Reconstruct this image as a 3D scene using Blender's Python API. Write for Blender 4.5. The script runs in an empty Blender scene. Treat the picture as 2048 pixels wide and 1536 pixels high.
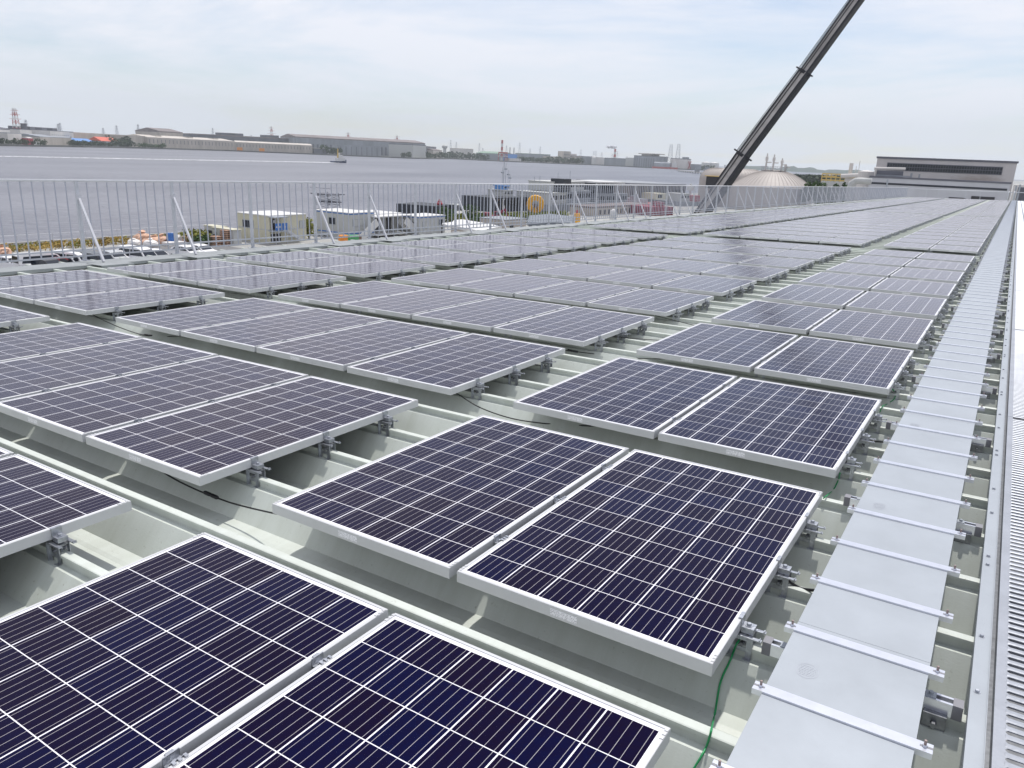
import bpy, math, random
from mathutils import Vector, Matrix, noise as mnoise
random.seed(7)
S = bpy.context.scene
COL = S.collection
PI = math.pi

# ------------------------------------------------------------------ camera (fitted to the panel grid)
F_PX, PITCH, ROLL, YAW, H_CAM = 1528.2, 15.3897, 1.6792, 32.2699, 1.4539
def roof_basis():
    p, r, y = (math.radians(a) for a in (PITCH, ROLL, YAW))
    fwd = Vector((-math.sin(y)*math.cos(p), math.cos(y)*math.cos(p), -math.sin(p)))
    right = Vector((math.cos(y), math.sin(y), 0)); up = right.cross(fwd)
    return right*math.cos(r)+up*math.sin(r), -right*math.sin(r)+up*math.cos(r), fwd
CR, CU, CF = roof_basis()
# the roof falls gently towards the river: ROOF turns roof coordinates into level world ones
UPR = Vector((0.02338906, -0.00982293, 0.99967818))
ROOF = UPR.rotation_difference(Vector((0, 0, 1))).to_matrix()
CAM = ROOF @ Vector((0, 0, H_CAM))
cam_data = bpy.data.cameras.new("camera"); cam = bpy.data.objects.new("camera", cam_data); COL.objects.link(cam)
cam_data.sensor_width = 36.0; cam_data.lens = F_PX/2048*36.0
cam_data.clip_start = 0.05; cam_data.clip_end = 40000
m = Matrix((CR, CU, -CF)).transposed()
cam.matrix_world = Matrix.Translation(CAM) @ (ROOF @ m).to_4x4()
S.camera = cam
def ray(px, py): return ROOF @ (CF + CR*((px-1024)/F_PX) - CU*((py-768)/F_PX))
def W(px, py, z):                     # point on the level plane z that the photo shows at (px, py)
    d = ray(px, py); return CAM + d*((z-CAM.z)/d.z)
def WD(px, py, D):                    # point at horizontal distance D
    d = ray(px, py); return CAM + d*(D/math.hypot(d.x, d.y))
def RB(px, py, z):                    # the same, in roof coordinates
    d = CF + CR*((px-1024)/F_PX) - CU*((py-768)/F_PX)
    return Vector((0, 0, H_CAM)) + d*((z-H_CAM)/d.z)
def in_view(p, margin=60):            # roof coordinates
    d = p-Vector((0, 0, H_CAM)); z = d.dot(CF)
    if z < 0.1: return False
    x = 1024+F_PX*d.dot(CR)/z; y = 768-F_PX*d.dot(CU)/z
    return -margin < x < 2048+margin and -margin < y < 1536+margin

# ------------------------------------------------------------------ sky, sun, exposure
SUN_EL, SUN_AZ = math.radians(66), math.radians(-8)     # azimuth from +Y towards +X
wd = bpy.data.worlds.new("World"); S.world = wd; wd.use_nodes = True
nt = wd.node_tree; nt.nodes.clear()
def N(t, typ, **kw):
    n = t.nodes.new(typ)
    for k, v in kw.items(): setattr(n, k, v)
    return n
def Mth(t, op, a, b=None, c=None, clamp=False):
    n = t.nodes.new('ShaderNodeMath'); n.operation = op; n.use_clamp = clamp
    for i, v in enumerate((a, b, c)):
        if v is None: continue
        if isinstance(v, (int, float)): n.inputs[i].default_value = v
        else: t.links.new(v, n.inputs[i])
    return n.outputs[0]
sky = N(nt, 'ShaderNodeTexSky', sky_type='NISHITA', sun_disc=False, sun_elevation=SUN_EL, sun_rotation=SUN_AZ,
        air_density=1.0, dust_density=0.3, ozone_density=1.0)
tc = N(nt, 'ShaderNodeTexCoord'); sep = N(nt, 'ShaderNodeSeparateXYZ'); nt.links.new(tc.outputs['Generated'], sep.inputs[0])
zz = Mth(nt, 'ADD', Mth(nt, 'MAXIMUM', sep.outputs[2], 0.0), 0.12)
cmb = N(nt, 'ShaderNodeCombineXYZ')
nt.links.new(Mth(nt, 'DIVIDE', sep.outputs[0], zz), cmb.inputs[0]); nt.links.new(Mth(nt, 'DIVIDE', sep.outputs[1], zz), cmb.inputs[1])
mp = N(nt, 'ShaderNodeMapping'); mp.inputs['Scale'].default_value = (0.30, 0.36, 1); mp.inputs['Rotation'].default_value = (0, 0, 0.6)
mp.inputs['Location'].default_value = (1.35, 0.4, 0)
nt.links.new(cmb.outputs[0], mp.inputs[0])
no = N(nt, 'ShaderNodeTexNoise'); no.inputs['Scale'].default_value = 1.5; no.inputs['Detail'].default_value = 8; no.inputs['Roughness'].default_value = 0.6
no.inputs['Distortion'].default_value = 0.4
nt.links.new(mp.outputs[0], no.inputs[0])
cr = N(nt, 'ShaderNodeValToRGB'); cr.color_ramp.elements[0].position = 0.37; cr.color_ramp.elements[0].color = (0.30, 0.30, 0.30, 1)
cr.color_ramp.elements[1].position = 0.55; cr.color_ramp.elements[1].color = (0.97, 0.97, 0.97, 1)
nt.links.new(no.outputs[0], cr.inputs[0])
# the veil is thickest (and whitest) higher up, a little bluer at the horizon
cl = N(nt, 'ShaderNodeValToRGB'); e = cl.color_ramp.elements
e[0].position = 0.0; e[0].color = (7.3, 7.75, 8.5, 1); e[1].position = 0.30; e[1].color = (8.3, 8.2, 8.8, 1)
nt.links.new(sep.outputs[2], cl.inputs[0])
mx = N(nt, 'ShaderNodeMix', data_type='RGBA'); nt.links.new(cr.outputs[0], mx.inputs[0])
tn = N(nt, 'ShaderNodeMix', data_type='RGBA', blend_type='MULTIPLY'); tn.inputs[0].default_value = 1.0; nt.links.new(sky.outputs[0], tn.inputs[6]); tn.inputs[7].default_value = (0.98, 0.98, 1.02, 1)
nt.links.new(tn.outputs[2], mx.inputs[6]); nt.links.new(cl.outputs[0], mx.inputs[7])
bg = N(nt, 'ShaderNodeBackground'); bg.inputs[1].default_value = 0.1; nt.links.new(mx.outputs[2], bg.inputs[0])
wo = N(nt, 'ShaderNodeOutputWorld'); nt.links.new(bg.outputs[0], wo.inputs[0])
sd = bpy.data.lights.new("sun", 'SUN'); sun = bpy.data.objects.new("sun", sd); COL.objects.link(sun)
sd.energy = 2.9; sd.angle = math.radians(1.2); sd.color = (1.0, 0.96, 0.9)
to_sun = Vector((math.sin(SUN_AZ)*math.cos(SUN_EL), math.cos(SUN_AZ)*math.cos(SUN_EL), math.sin(SUN_EL)))
sun.rotation_euler = to_sun.to_track_quat('Z', 'Y').to_euler(); sun.location = (0, 0, 60)
S.view_settings.view_transform = 'Standard'; S.view_settings.look = 'None'
S.view_settings.exposure = 0.30; S.view_settings.gamma = 1.0; S.view_settings.use_curve_mapping = False

# ------------------------------------------------------------------ helpers
class MB:
    def __init__(s): s.v = []; s.f = []; s.m = []
    def add(s, vs, fs, mi=0):
        o = len(s.v); s.v += [tuple(p) for p in vs]
        for f in fs: s.f.append(tuple(o+i for i in f)); s.m.append(mi)
        return s
    def box(s, x0, x1, y0, y1, z0, z1, mi=0, M=None):
        vs = [Vector((x, y, z)) for x in (x0, x1) for y in (y0, y1) for z in (z0, z1)]
        if M is not None: vs = [M @ v for v in vs]
        return s.add(vs, [(0,1,3,2), (4,6,7,5), (0,4,5,1), (2,3,7,6), (0,2,6,4), (1,5,7,3)], mi)
    def tube(s, pts, r, n=8, mi=0, caps=True):
        pts = [Vector(p) for p in pts]; rs = r if isinstance(r, (list, tuple)) else [r]*len(pts)
        ring = []; ref = None
        for i, p in enumerate(pts):
            a = pts[max(0, i-1)]; b = pts[min(len(pts)-1, i+1)]; t = (b-a).normalized()
            if ref is None: ref = Vector((0, 0, 1)) if abs(t.z) < 0.9 else Vector((1, 0, 0))
            u = t.cross(ref).normalized(); w = u.cross(t).normalized(); ref = w
            ring.append([p+(u*math.cos(2*PI*k/n)+w*math.sin(2*PI*k/n))*rs[i] for k in range(n)])
        vs = [q for r_ in ring for q in r_]; fs = []
        for i in range(len(pts)-1):
            for k in range(n): fs.append((i*n+k, i*n+(k+1) % n, (i+1)*n+(k+1) % n, (i+1)*n+k))
        if caps: fs += [tuple(range(n-1, -1, -1)), tuple((len(pts)-1)*n+k for k in range(n))]
        return s.add(vs, fs, mi)
    def bar(s, a, b, w, h=None, mi=0):            # rectangular bar between two points
        a, b = Vector(a), Vector(b); h = h or w; t = (b-a).normalized()
        ref = Vector((0, 0, 1)) if abs(t.z) < 0.95 else Vector((0, 1, 0))
        u = t.cross(ref).normalized()*w/2; q = u.cross(t).normalized()*h/2
        vs = [p+i*u+j*q for p in (a, b) for i, j in ((-1,-1), (1,-1), (1,1), (-1,1))]
        return s.add(vs, [(3,2,1,0), (4,5,6,7), (0,1,5,4), (1,2,6,5), (2,3,7,6), (3,0,4,7)], mi)
    def lathe(s, prof, n=24, c=(0, 0, 0), mi=0):  # profile of (r, z)
        vs = []; fs = []
        for r, z in prof:
            for k in range(n): vs.append((c[0]+r*math.cos(2*PI*k/n), c[1]+r*math.sin(2*PI*k/n), c[2]+z))
        for i in range(len(prof)-1):
            for k in range(n): fs.append((i*n+k, i*n+(k+1) % n, (i+1)*n+(k+1) % n, (i+1)*n+k))
        fs += [tuple(range(n-1, -1, -1)), tuple((len(prof)-1)*n+k for k in range(n))]
        return s.add(vs, fs, mi)
    def prism(s, poly, z0, z1, mi=0):             # plan polygon (counter-clockwise) raised
        n = len(poly); vs = [(p[0], p[1], z0) for p in poly]+[(p[0], p[1], z1) for p in poly]
        return s.add(vs, [tuple(range(n-1, -1, -1)), tuple(range(n, 2*n))]+[(i, (i+1) % n, n+(i+1) % n, n+i) for i in range(n)], mi)
    def extr(s, prof, axis, a, b, mi=0):          # profile polygon swept along an axis; 'x': (y,z), 'y': (x,z)
        n = len(prof)
        mk = (lambda p, t: (t, p[0], p[1])) if axis == 'x' else (lambda p, t: (p[0], t, p[1]))
        vs = [mk(p, a) for p in prof]+[mk(p, b) for p in prof]
        return s.add(vs, [tuple(range(n-1, -1, -1)), tuple(range(n, 2*n))]+[(i, (i+1) % n, n+(i+1) % n, n+i) for i in range(n)], mi)
    def mesh(s, name, mats):
        me = bpy.data.meshes.new(name); me.from_pydata(s.v, [], s.f)
        for mt in (mats if isinstance(mats, (list, tuple)) else [mats]): me.materials.append(mt)
        me.polygons.foreach_set('material_index', s.m); me.update()
        return me
ROOFTHINGS = []
def link(name, data, parent=None, loc=(0, 0, 0), rz=0.0):
    o = bpy.data.objects.new(name, data); COL.objects.link(o); o.location = loc; o.rotation_euler = (0, 0, rz)
    if parent is not None: o.parent = parent
    return o
def tag(o, label, cat, group=None, kind=None, roof=False):
    if label: o["label"] = label
    if cat: o["category"] = cat
    if group: o["group"] = group
    if kind: o["kind"] = kind
    if roof: ROOFTHINGS.append(o)
    return o
def thing(name, label, cat, loc=(0, 0, 0), rz=0.0, group=None, roof=False):
    o = link(name, None, None, loc, rz); o.empty_display_size = 0.1
    return tag(o, label, cat, group, None, roof)
def part(name, mb, mat, parent, smooth=False, label=None, kind=None):
    me = mb if isinstance(mb, bpy.types.Mesh) else mb.mesh(name, mat)
    if smooth:
        for p in me.polygons: p.use_smooth = True
    o = link(name, me, parent)
    if label: o["label"] = label
    if kind: o["kind"] = kind
    return o
def solo(name, mb, mat, label, cat, loc=(0, 0, 0), rz=0.0, group=None, kind=None, roof=False, smooth=False):
    me = mb if isinstance(mb, bpy.types.Mesh) else mb.mesh(name, mat)
    if smooth:
        for p in me.polygons: p.use_smooth = True
    return tag(link(name, me, None, loc, rz), label, cat, group, kind, roof)
def structure(name, mb, mat, roof=False):
    o = link(name, mb.mesh(name, mat)); o["kind"] = "structure"
    if roof: ROOFTHINGS.append(o)
    return o
def copy_tree(o, parent=None):
    c = o.copy(); COL.objects.link(c)
    if parent is not None: c.parent = parent
    for ch in o.children: copy_tree(ch, c)
    return c
ONES = "zeroth first second third fourth fifth sixth seventh eighth ninth tenth eleventh twelfth thirteenth fourteenth fifteenth sixteenth seventeenth eighteenth nineteenth".split()
TENS = "x x twenty thirty forty fifty sixty seventy eighty ninety".split()
def nth(n):
    if n < 20: return ONES[n]
    t, o = divmod(n, 10)
    return (TENS[t][:-1]+"ieth") if o == 0 else TENS[t]+"-"+ONES[o]

# ------------------------------------------------------------------ materials
def mat(name, col, rough=0.6, metal=0.0, var=0.10, vscale=3.0, bump=0.0, bscale=40.0, ior=1.45, stretch=None, coords='Object', spec=None, detail=6):
    mt = bpy.data.materials.new(name); mt.use_nodes = True; t = mt.node_tree; b = t.nodes['Principled BSDF']
    b.inputs['Roughness'].default_value = rough; b.inputs['Metallic'].default_value = metal; b.inputs['IOR'].default_value = ior
    if spec is not None: b.inputs['Specular IOR Level'].default_value = spec
    tcn = N(t, 'ShaderNodeTexCoord'); mpn = N(t, 'ShaderNodeMapping'); t.links.new(tcn.outputs[coords], mpn.inputs[0])
    if stretch: mpn.inputs['Scale'].default_value = stretch
    n = N(t, 'ShaderNodeTexNoise'); n.inputs['Scale'].default_value = vscale; n.inputs['Detail'].default_value = detail; n.inputs['Roughness'].default_value = 0.65
    t.links.new(mpn.outputs[0], n.inputs[0])
    r = N(t, 'ShaderNodeValToRGB'); r.color_ramp.elements[0].position = 0.3; r.color_ramp.elements[1].position = 0.7
    r.color_ramp.elements[0].color = tuple(max(0, c*(1-var)) for c in col)+(1,)
    r.color_ramp.elements[1].color = tuple(min(1, c*(1+var)) for c in col)+(1,)
    t.links.new(n.outputs[0], r.inputs[0]); t.links.new(r.outputs[0], b.inputs['Base Color'])
    if bump:
        n2 = N(t, 'ShaderNodeTexNoise'); n2.inputs['Scale'].default_value = bscale; n2.inputs['Detail'].default_value = 4
        t.links.new(mpn.outputs[0], n2.inputs[0])
        bp = N(t, 'ShaderNodeBump'); bp.inputs['Strength'].default_value = bump; bp.inputs['Distance'].default_value = 0.02
        t.links.new(n2.outputs[0], bp.inputs['Height']); t.links.new(bp.outputs[0], b.inputs['Normal'])
    return mt
M = {}
M['alu'] = mat('anodised aluminium frame', (0.56, 0.57, 0.58), 0.38, 0.15, 0.04, 6, 0, stretch=(1, 0.1, 1))
M['galv'] = mat('galvanised steel', (0.42, 0.44, 0.48), 0.36, 0.8, 0.22, 30, 0.15, 90)
M['galv_light'] = mat('bright galvanised sheet', (0.335, 0.365, 0.40), 0.45, 0.15, 0.07, 3.5, 0.03, 200)
M['galv_fence'] = mat('galvanised fence', (0.52, 0.54, 0.58), 0.45, 0.15, 0.08, 12)
M['picket'] = mat('galvanised pickets', (0.44, 0.46, 0.52), 0.5, 0.2, 0.08, 12)
M['brace'] = mat('galvanised brace', (0.56, 0.57, 0.61), 0.45, 0.15, 0.06, 12)
M['rail_bright'] = mat('bright galvanised rail', (0.70, 0.71, 0.74), 0.4, 0.1, 0.04, 12)
M['galv_flat'] = mat('dull galvanised plate', (0.29, 0.31, 0.32), 0.6, 0.35, 0.10, 4)
M['steel_dark'] = mat('dark zinc steel', (0.22, 0.23, 0.25), 0.45, 0.7, 0.25, 40)
M['strap'] = mat('polished strap', (0.68, 0.70, 0.76), 0.28, 0.7, 0.06, 20)
M['cap'] = mat('grey plastic cap', (0.22, 0.22, 0.24), 0.5)
M['black'] = mat('black cable', (0.012, 0.012, 0.014), 0.45, var=0.2)
M['green_wire'] = mat('green earth wire', (0.02, 0.30, 0.10), 0.4)
M['copper'] = mat('reddish bolt tip', (0.28, 0.22, 0.21), 0.5, 0.4)
M['plank'] = mat('slotted galvanised plank', (0.31, 0.33, 0.37), 0.45, 0.3, 0.12, 5, 0.05, 60)

def roof_mat():
    mt = mat('coated roof sheet', (0.57, 0.61, 0.57), 0.42, 0.0, 0.06, 1.2, 0.04, 140, stretch=(0.6, 1, 1))
    t = mt.node_tree; b = t.nodes['Principled BSDF']
    src = b.inputs['Base Color'].links[0].from_socket
    tcn = N(t, 'ShaderNodeTexCoord')
    n = N(t, 'ShaderNodeTexNoise'); n.inputs['Scale'].default_value = 55; n.inputs['Detail'].default_value = 3; t.links.new(tcn.outputs['Object'], n.inputs[0])
    r = N(t, 'ShaderNodeValToRGB'); r.color_ramp.elements[0].position = 0.22; r.color_ramp.elements[0].color = (0.55, 0.53, 0.48, 1)
    r.color_ramp.elements[1].position = 0.33; r.color_ramp.elements[1].color = (1, 1, 1, 1); t.links.new(n.outputs[0], r.inputs[0])
    mxn = N(t, 'ShaderNodeMix', data_type='RGBA', blend_type='MULTIPLY'); mxn.inputs[0].default_value = 0.6
    t.links.new(src, mxn.inputs[6]); t.links.new(r.outputs[0], mxn.inputs[7]); t.links.new(mxn.outputs[2], b.inputs['Base Color'])
    mp2 = N(t, 'ShaderNodeMapping'); mp2.inputs['Scale'].default_value = (5.0, 0.7, 0.7); t.links.new(tcn.outputs['Object'], mp2.inputs[0])
    n3 = N(t, 'ShaderNodeTexNoise'); n3.inputs['Scale'].default_value = 2.2; n3.inputs['Detail'].default_value = 7; n3.inputs['Roughness'].default_value = 0.7; t.links.new(mp2.outputs[0], n3.inputs[0])
    r3 = N(t, 'ShaderNodeValToRGB'); r3.color_ramp.elements[0].position = 0.34; r3.color_ramp.elements[0].color = (0.86, 0.86, 0.83, 1); r3.color_ramp.elements[1].position = 0.62; r3.color_ramp.elements[1].color = (1, 1, 1, 1); t.links.new(n3.outputs[0], r3.inputs[0])
    m3 = N(t, 'ShaderNodeMix', data_type='RGBA', blend_type='MULTIPLY'); m3.inputs[0].default_value = 0.7
    t.links.new(mxn.outputs[2], m3.inputs[6]); t.links.new(r3.outputs[0], m3.inputs[7]); t.links.new(m3.outputs[2], b.inputs['Base Color'])
    return mt
M['roof'] = roof_mat()

def cell_mat():
    mt = bpy.data.materials.new('solar cells under glass'); mt.use_nodes = True; t = mt.node_tree; b = t.nodes['Principled BSDF']
    tcn = N(t, 'ShaderNodeTexCoord'); sp = N(t, 'ShaderNodeSeparateXYZ'); t.links.new(tcn.outputs['Object'], sp.inputs[0])
    PU, PV = 0.1585, 0.1595
    cu = Mth(t, 'DIVIDE', Mth(t, 'ADD', sp.outputs[0], 3*PU), PU); cv = Mth(t, 'DIVIDE', Mth(t, 'ADD', sp.outputs[1], 5*PV), PV)
    fu = Mth(t, 'FRACT', cu); fv = Mth(t, 'FRACT', cv)
    du = Mth(t, 'ABSOLUTE', Mth(t, 'SUBTRACT', fu, 0.5)); dv = Mth(t, 'ABSOLUTE', Mth(t, 'SUBTRACT', fv, 0.5))
    gap = Mth(t, 'MAXIMUM', Mth(t, 'GREATER_THAN', du, 0.5-0.0023/PU), Mth(t, 'GREATER_THAN', dv, 0.5-0.0016/PV))
    out = Mth(t, 'MAXIMUM', Mth(t, 'GREATER_THAN', Mth(t, 'ABSOLUTE', sp.outputs[0]), 3*PU-0.001), Mth(t, 'GREATER_THAN', Mth(t, 'ABSOLUTE', sp.outputs[1]), 5*PV-0.001))
    white = Mth(t, 'MAXIMUM', gap, out)
    bus = Mth(t, 'LESS_THAN', Mth(t, 'ABSOLUTE', Mth(t, 'SUBTRACT', Mth(t, 'FRACT', Mth(t, 'MULTIPLY', fu, 5.0)), 0.5)), 0.00075/PU*5)
    oi = N(t, 'ShaderNodeObjectInfo')
    cb = N(t, 'ShaderNodeCombineXYZ'); t.links.new(Mth(t, 'FLOOR', cu), cb.inputs[0]); t.links.new(Mth(t, 'FLOOR', cv), cb.inputs[1])
    t.links.new(Mth(t, 'MULTIPLY', oi.outputs['Random'], 97.0), cb.inputs[2])
    wn = N(t, 'ShaderNodeTexWhiteNoise'); t.links.new(cb.outputs[0], wn.inputs[0])
    vo = N(t, 'ShaderNodeTexVoronoi'); vo.inputs['Scale'].default_value = 60
    av = N(t, 'ShaderNodeVectorMath'); av.operation = 'ADD'; t.links.new(tcn.outputs['Object'], av.inputs[0]); t.links.new(wn.outputs['Color'], av.inputs[1])
    t.links.new(av.outputs[0], vo.inputs[0])
    vs = N(t, 'ShaderNodeSeparateColor'); t.links.new(vo.outputs['Color'], vs.inputs[0])
    f = Mth(t, 'ADD', Mth(t, 'MULTIPLY', wn.outputs[0], 0.72), Mth(t, 'MULTIPLY', vs.outputs[0], 0.28))
    rp = N(t, 'ShaderNodeValToRGB'); el = rp.color_ramp.elements
    el[0].position = 0.0; el[0].color = (0.0050, 0.0020, 0.0150, 1); el[1].position = 1.0; el[1].color = (0.0020, 0.0030, 0.0300, 1)
    x = el.new(0.5); x.color = (0.0034, 0.0022, 0.0210, 1)
    t.links.new(f, rp.inputs[0])
    m1 = N(t, 'ShaderNodeMix', data_type='RGBA'); t.links.new(Mth(t, 'MULTIPLY', bus, 0.72), m1.inputs[0]); t.links.new(rp.outputs[0], m1.inputs[6]); m1.inputs[7].default_value = (0.52, 0.50, 0.52, 1)
    m2 = N(t, 'ShaderNodeMix', data_type='RGBA'); t.links.new(white, m2.inputs[0]); t.links.new(m1.outputs[2], m2.inputs[6]); m2.inputs[7].default_value = (0.80, 0.80, 0.84, 1)
    t.links.new(m2.outputs[2], b.inputs['Base Color'])
    # dusty, lightly textured solar glass
    dn = N(t, 'ShaderNodeTexNoise'); dn.inputs['Scale'].default_value = 2.4; dn.inputs['Detail'].default_value = 6
    t.links.new(av.outputs[0], dn.inputs[0])
    mr = N(t, 'ShaderNodeMapRange'); mr.inputs[1].default_value = 0.3; mr.inputs[2].default_value = 0.7; mr.inputs[3].default_value = 0.11; mr.inputs[4].default_value = 0.19
    t.links.new(dn.outputs[0], mr.inputs[0])
    # anti-reflective glass: almost no mirror image seen from above, a strong one at grazing angles
    b.inputs['Roughness'].default_value = 0.6; b.inputs['Specular IOR Level'].default_value = 0.0
    lw = N(t, 'ShaderNodeLayerWeight'); lw.inputs['Blend'].default_value = 0.5
    fac = Mth(t, 'ADD', Mth(t, 'MULTIPLY', Mth(t, 'POWER', lw.outputs['Facing'], 5.8), 0.98), 0.006)
    gl = N(t, 'ShaderNodeBsdfGlossy'); gl.inputs['Color'].default_value = (1.0, 0.965, 1.0, 1); t.links.new(mr.outputs[0], gl.inputs['Roughness'])
    ms = N(t, 'ShaderNodeMixShader'); t.links.new(fac, ms.inputs[0]); t.links.new(b.outputs[0], ms.inputs[1]); t.links.new(gl.outputs[0], ms.inputs[2])
    t.links.new(ms.outputs[0], t.nodes['Material Output'].inputs['Surface'])
    return mt
M['cells'] = cell_mat()
def sticker_mat():
    mt = bpy.data.materials.new('printed rating sticker'); mt.use_nodes = True; t = mt.node_tree; b = t.nodes['Principled BSDF']
    tcn = N(t, 'ShaderNodeTexCoord'); sp = N(t, 'ShaderNodeSeparateXYZ'); t.links.new(tcn.outputs['Object'], sp.inputs[0])
    row = Mth(t, 'LESS_THAN', Mth(t, 'ABSOLUTE', Mth(t, 'SUBTRACT', Mth(t, 'FRACT', Mth(t, 'MULTIPLY', sp.outputs[2], 160.0)), 0.5)), 0.22)
    cb = N(t, 'ShaderNodeCombineXYZ'); t.links.new(Mth(t, 'FLOOR', Mth(t, 'MULTIPLY', sp.outputs[0], 420.0)), cb.inputs[0]); t.links.new(Mth(t, 'FLOOR', Mth(t, 'MULTIPLY', sp.outputs[2], 160.0)), cb.inputs[2])
    wn = N(t, 'ShaderNodeTexWhiteNoise'); t.links.new(cb.outputs[0], wn.inputs[0])
    ink = Mth(t, 'MULTIPLY', row, Mth(t, 'GREATER_THAN', wn.outputs[0], 0.42))
    mxn = N(t, 'ShaderNodeMix', data_type='RGBA'); t.links.new(Mth(t, 'MULTIPLY', ink, 0.55), mxn.inputs[0]); mxn.inputs[6].default_value = (0.86, 0.86, 0.88, 1); mxn.inputs[7].default_value = (0.12, 0.12, 0.15, 1)
    t.links.new(mxn.outputs[2], b.inputs['Base Color']); b.inputs['Roughness'].default_value = 0.5
    return mt
M['sticker'] = sticker_mat()
# ================================================================== THE ROOF (roof coordinates: z = 0 is the panels' top plane)
Y0, PITCHY = 0.4225, 0.5              # ridges lie at Y0 + 0.5 k
XW, XE, YN, YF = -12.62, 3.4, -5.0, 119.2
Z_FLAT, Z_VAL, Z_SEAM = -0.145, -0.280, -0.100
GROUND_Z, WATER_Z = -10.8, -13.0
bldg = thing('industrial_building', 'long pale building whose ribbed metal roof carries the solar panels in the foreground', 'building', roof=True)
prof = []
k0 = -10; k1 = int((YF-Y0)/PITCHY)
for k in range(k0, k1+1):
    y = Y0+k*PITCHY
    prof += [(y-0.160, Z_VAL), (y-0.048, Z_FLAT), (y-0.0145, Z_FLAT), (y-0.0145, Z_SEAM-0.016), (y-0.020, Z_SEAM-0.014), (y-0.020, Z_SEAM-0.002), (y-0.016, Z_SEAM),
             (y+0.016, Z_SEAM), (y+0.020, Z_SEAM-0.002), (y+0.020, Z_SEAM-0.014), (y+0.0145, Z_SEAM-0.016), (y+0.0145, Z_FLAT), (y+0.048, Z_FLAT), (y+0.160, Z_VAL), (y+0.225, Z_VAL), (y+0.25, Z_VAL-0.004), (y+0.275, Z_VAL)]
mb = MB(); n = len(prof)
vs = [(x, p[0], p[1]) for x in (XW, XE) for p in prof]
mb.add(vs, [(i, n+i, n+i+1, i+1) for i in range(n-1)])
part('roof_sheet', mb, M['roof'], bldg)
mb = MB(); yn = prof[0][0]; yf = prof[-1][0]
mb.box(XW+0.3, XE-0.3, yn+0.3, yf-0.3, GROUND_Z-1.5, -0.45)
M['wall_clad'] = mat('grey wall cladding', (0.42, 0.44, 0.45), 0.6, stretch=(8, 8, 0.3))
part('wall', mb, M['wall_clad'], bldg)
for a, b_ in ((yf, yf+0.12), (yn-0.1, yn)):
    mb = MB(); mb.box(XW, XE, a, b_, -0.45, -0.085); part('verge_trim', mb, M['galv_light'], bldg)
mb = MB(); mb.extr([(XW-0.12, -0.36), (XW-0.12, -0.50), (XW+0.05, -0.50), (XW+0.05, -0.30), (XW+0.03, -0.30), (XW+0.03, -0.48), (XW-0.10, -0.48), (XW-0.10, -0.36)], 'y', yn, yf)
part('gutter', mb, M['galv_flat'], bldg)

# flat galvanised duct cover along the river edge, lying on the ridges
mb = MB(); mb.box(-12.35, -11.81, yn+0.2, yf-1.0, -0.0985, -0.085); mb.box(-11.825, -11.81, yn+0.2, yf-1.0, -0.13, -0.0985)
solo('cover_strip', mb, M['galv_flat'], 'long flat grey metal strip on the roof along the foot of the river-side fence', 'metal strip', roof=True)

# ------------------------------------------------------------------ panels
PWX, PLY, FH = 0.992, 1.650, 0.046
GAPX, GAPG, XR = 0.034, 0.5176, -0.5557
def strip_x():
    out = []; x = XR
    for name, cnt in (('right', 2), ('middle', 4), ('left', 3)):
        xs = []
        for i in range(cnt): xs.append(x-PWX/2); x -= PWX+GAPX
        out.append((name, xs)); x = x+GAPX-GAPG
    return out
STRIPS = strip_x()
ROWS = []
y = 0.0976
for nrow in (10, 13, 13, 13, 6):
    for i in range(nrow): ROWS.append(y); y += 2.0
    y += 1.0
def frame_mb():
    b = MB(); hx, hy, lip = PWX/2, PLY/2, 0.012
    o = [(-hx, -hy), (hx, -hy), (hx, hy), (-hx, hy)]; i_ = [(-hx+lip, -hy+lip), (hx-lip, -hy+lip), (hx-lip, hy-lip), (-hx+lip, hy-lip)]
    c = 0.0015; oc = [(p[0]*(1-c/hx), p[1]*(1-c/hy)) for p in o]
    bt = 0.03; ib = [(-hx+bt, -hy+bt), (hx-bt, -hy+bt), (hx-bt, hy-bt), (-hx+bt, hy-bt)]
    loops = [[(p[0], p[1], -FH) for p in ib], [(p[0], p[1], -FH) for p in o], [(p[0], p[1], -c) for p in o], [(p[0], p[1], 0) for p in oc], [(p[0], p[1], 0) for p in i_], [(p[0], p[1], -0.012) for p in i_]]
    v = [q for l in loops for q in l]; f = []
    for a in range(len(loops)-1):
        for k in range(4): f.append((a*4+k, a*4+(k+1) % 4, (a+1)*4+(k+1) % 4, (a+1)*4+k))
    b.add(v, f)
    for sx in (-1, 1):                # keyed corner joints, proud of the lip
        for sy in (-1, 1):
            for q in (0.016, 0.034, 0.052):
                b.box(sx*(hx-0.0058)-0.0052, sx*(hx-0.0058)+0.0052, sy*(hy-q)-0.005, sy*(hy-q)+0.005, -0.001, 0.0022)
    return b
proto = thing('solar_panel', 'x', 'solar panel', roof=False)
part('frame', frame_mb(), M['alu'], proto)
b = MB(); b.box(-PWX/2+0.0118, PWX/2-0.0118, -PLY/2+0.0118, PLY/2-0.0118, -0.007, -0.0028)
part('cell_sheet', b, M['cells'], proto)
b = MB(); b.box(-0.088, 0.018, -PLY/2-0.0006, -PLY/2+0.001, -0.037, -0.012)
part('rating_sticker', b, M['sticker'], proto)
SIDE = {'right': ('left', 'right'), 'middle': ('leftmost', 'second from left', 'third from left', 'rightmost'), 'left': ('leftmost', 'middle', 'rightmost')}
WIDTH = {'right': 'right-hand two-wide strip', 'middle': 'central four-wide strip', 'left': 'fence-side three-wide strip'}
N_IND = 34; used = 0; rest = MB(); rest_cells = []
first = True; count = 0
far_list = []
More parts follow.
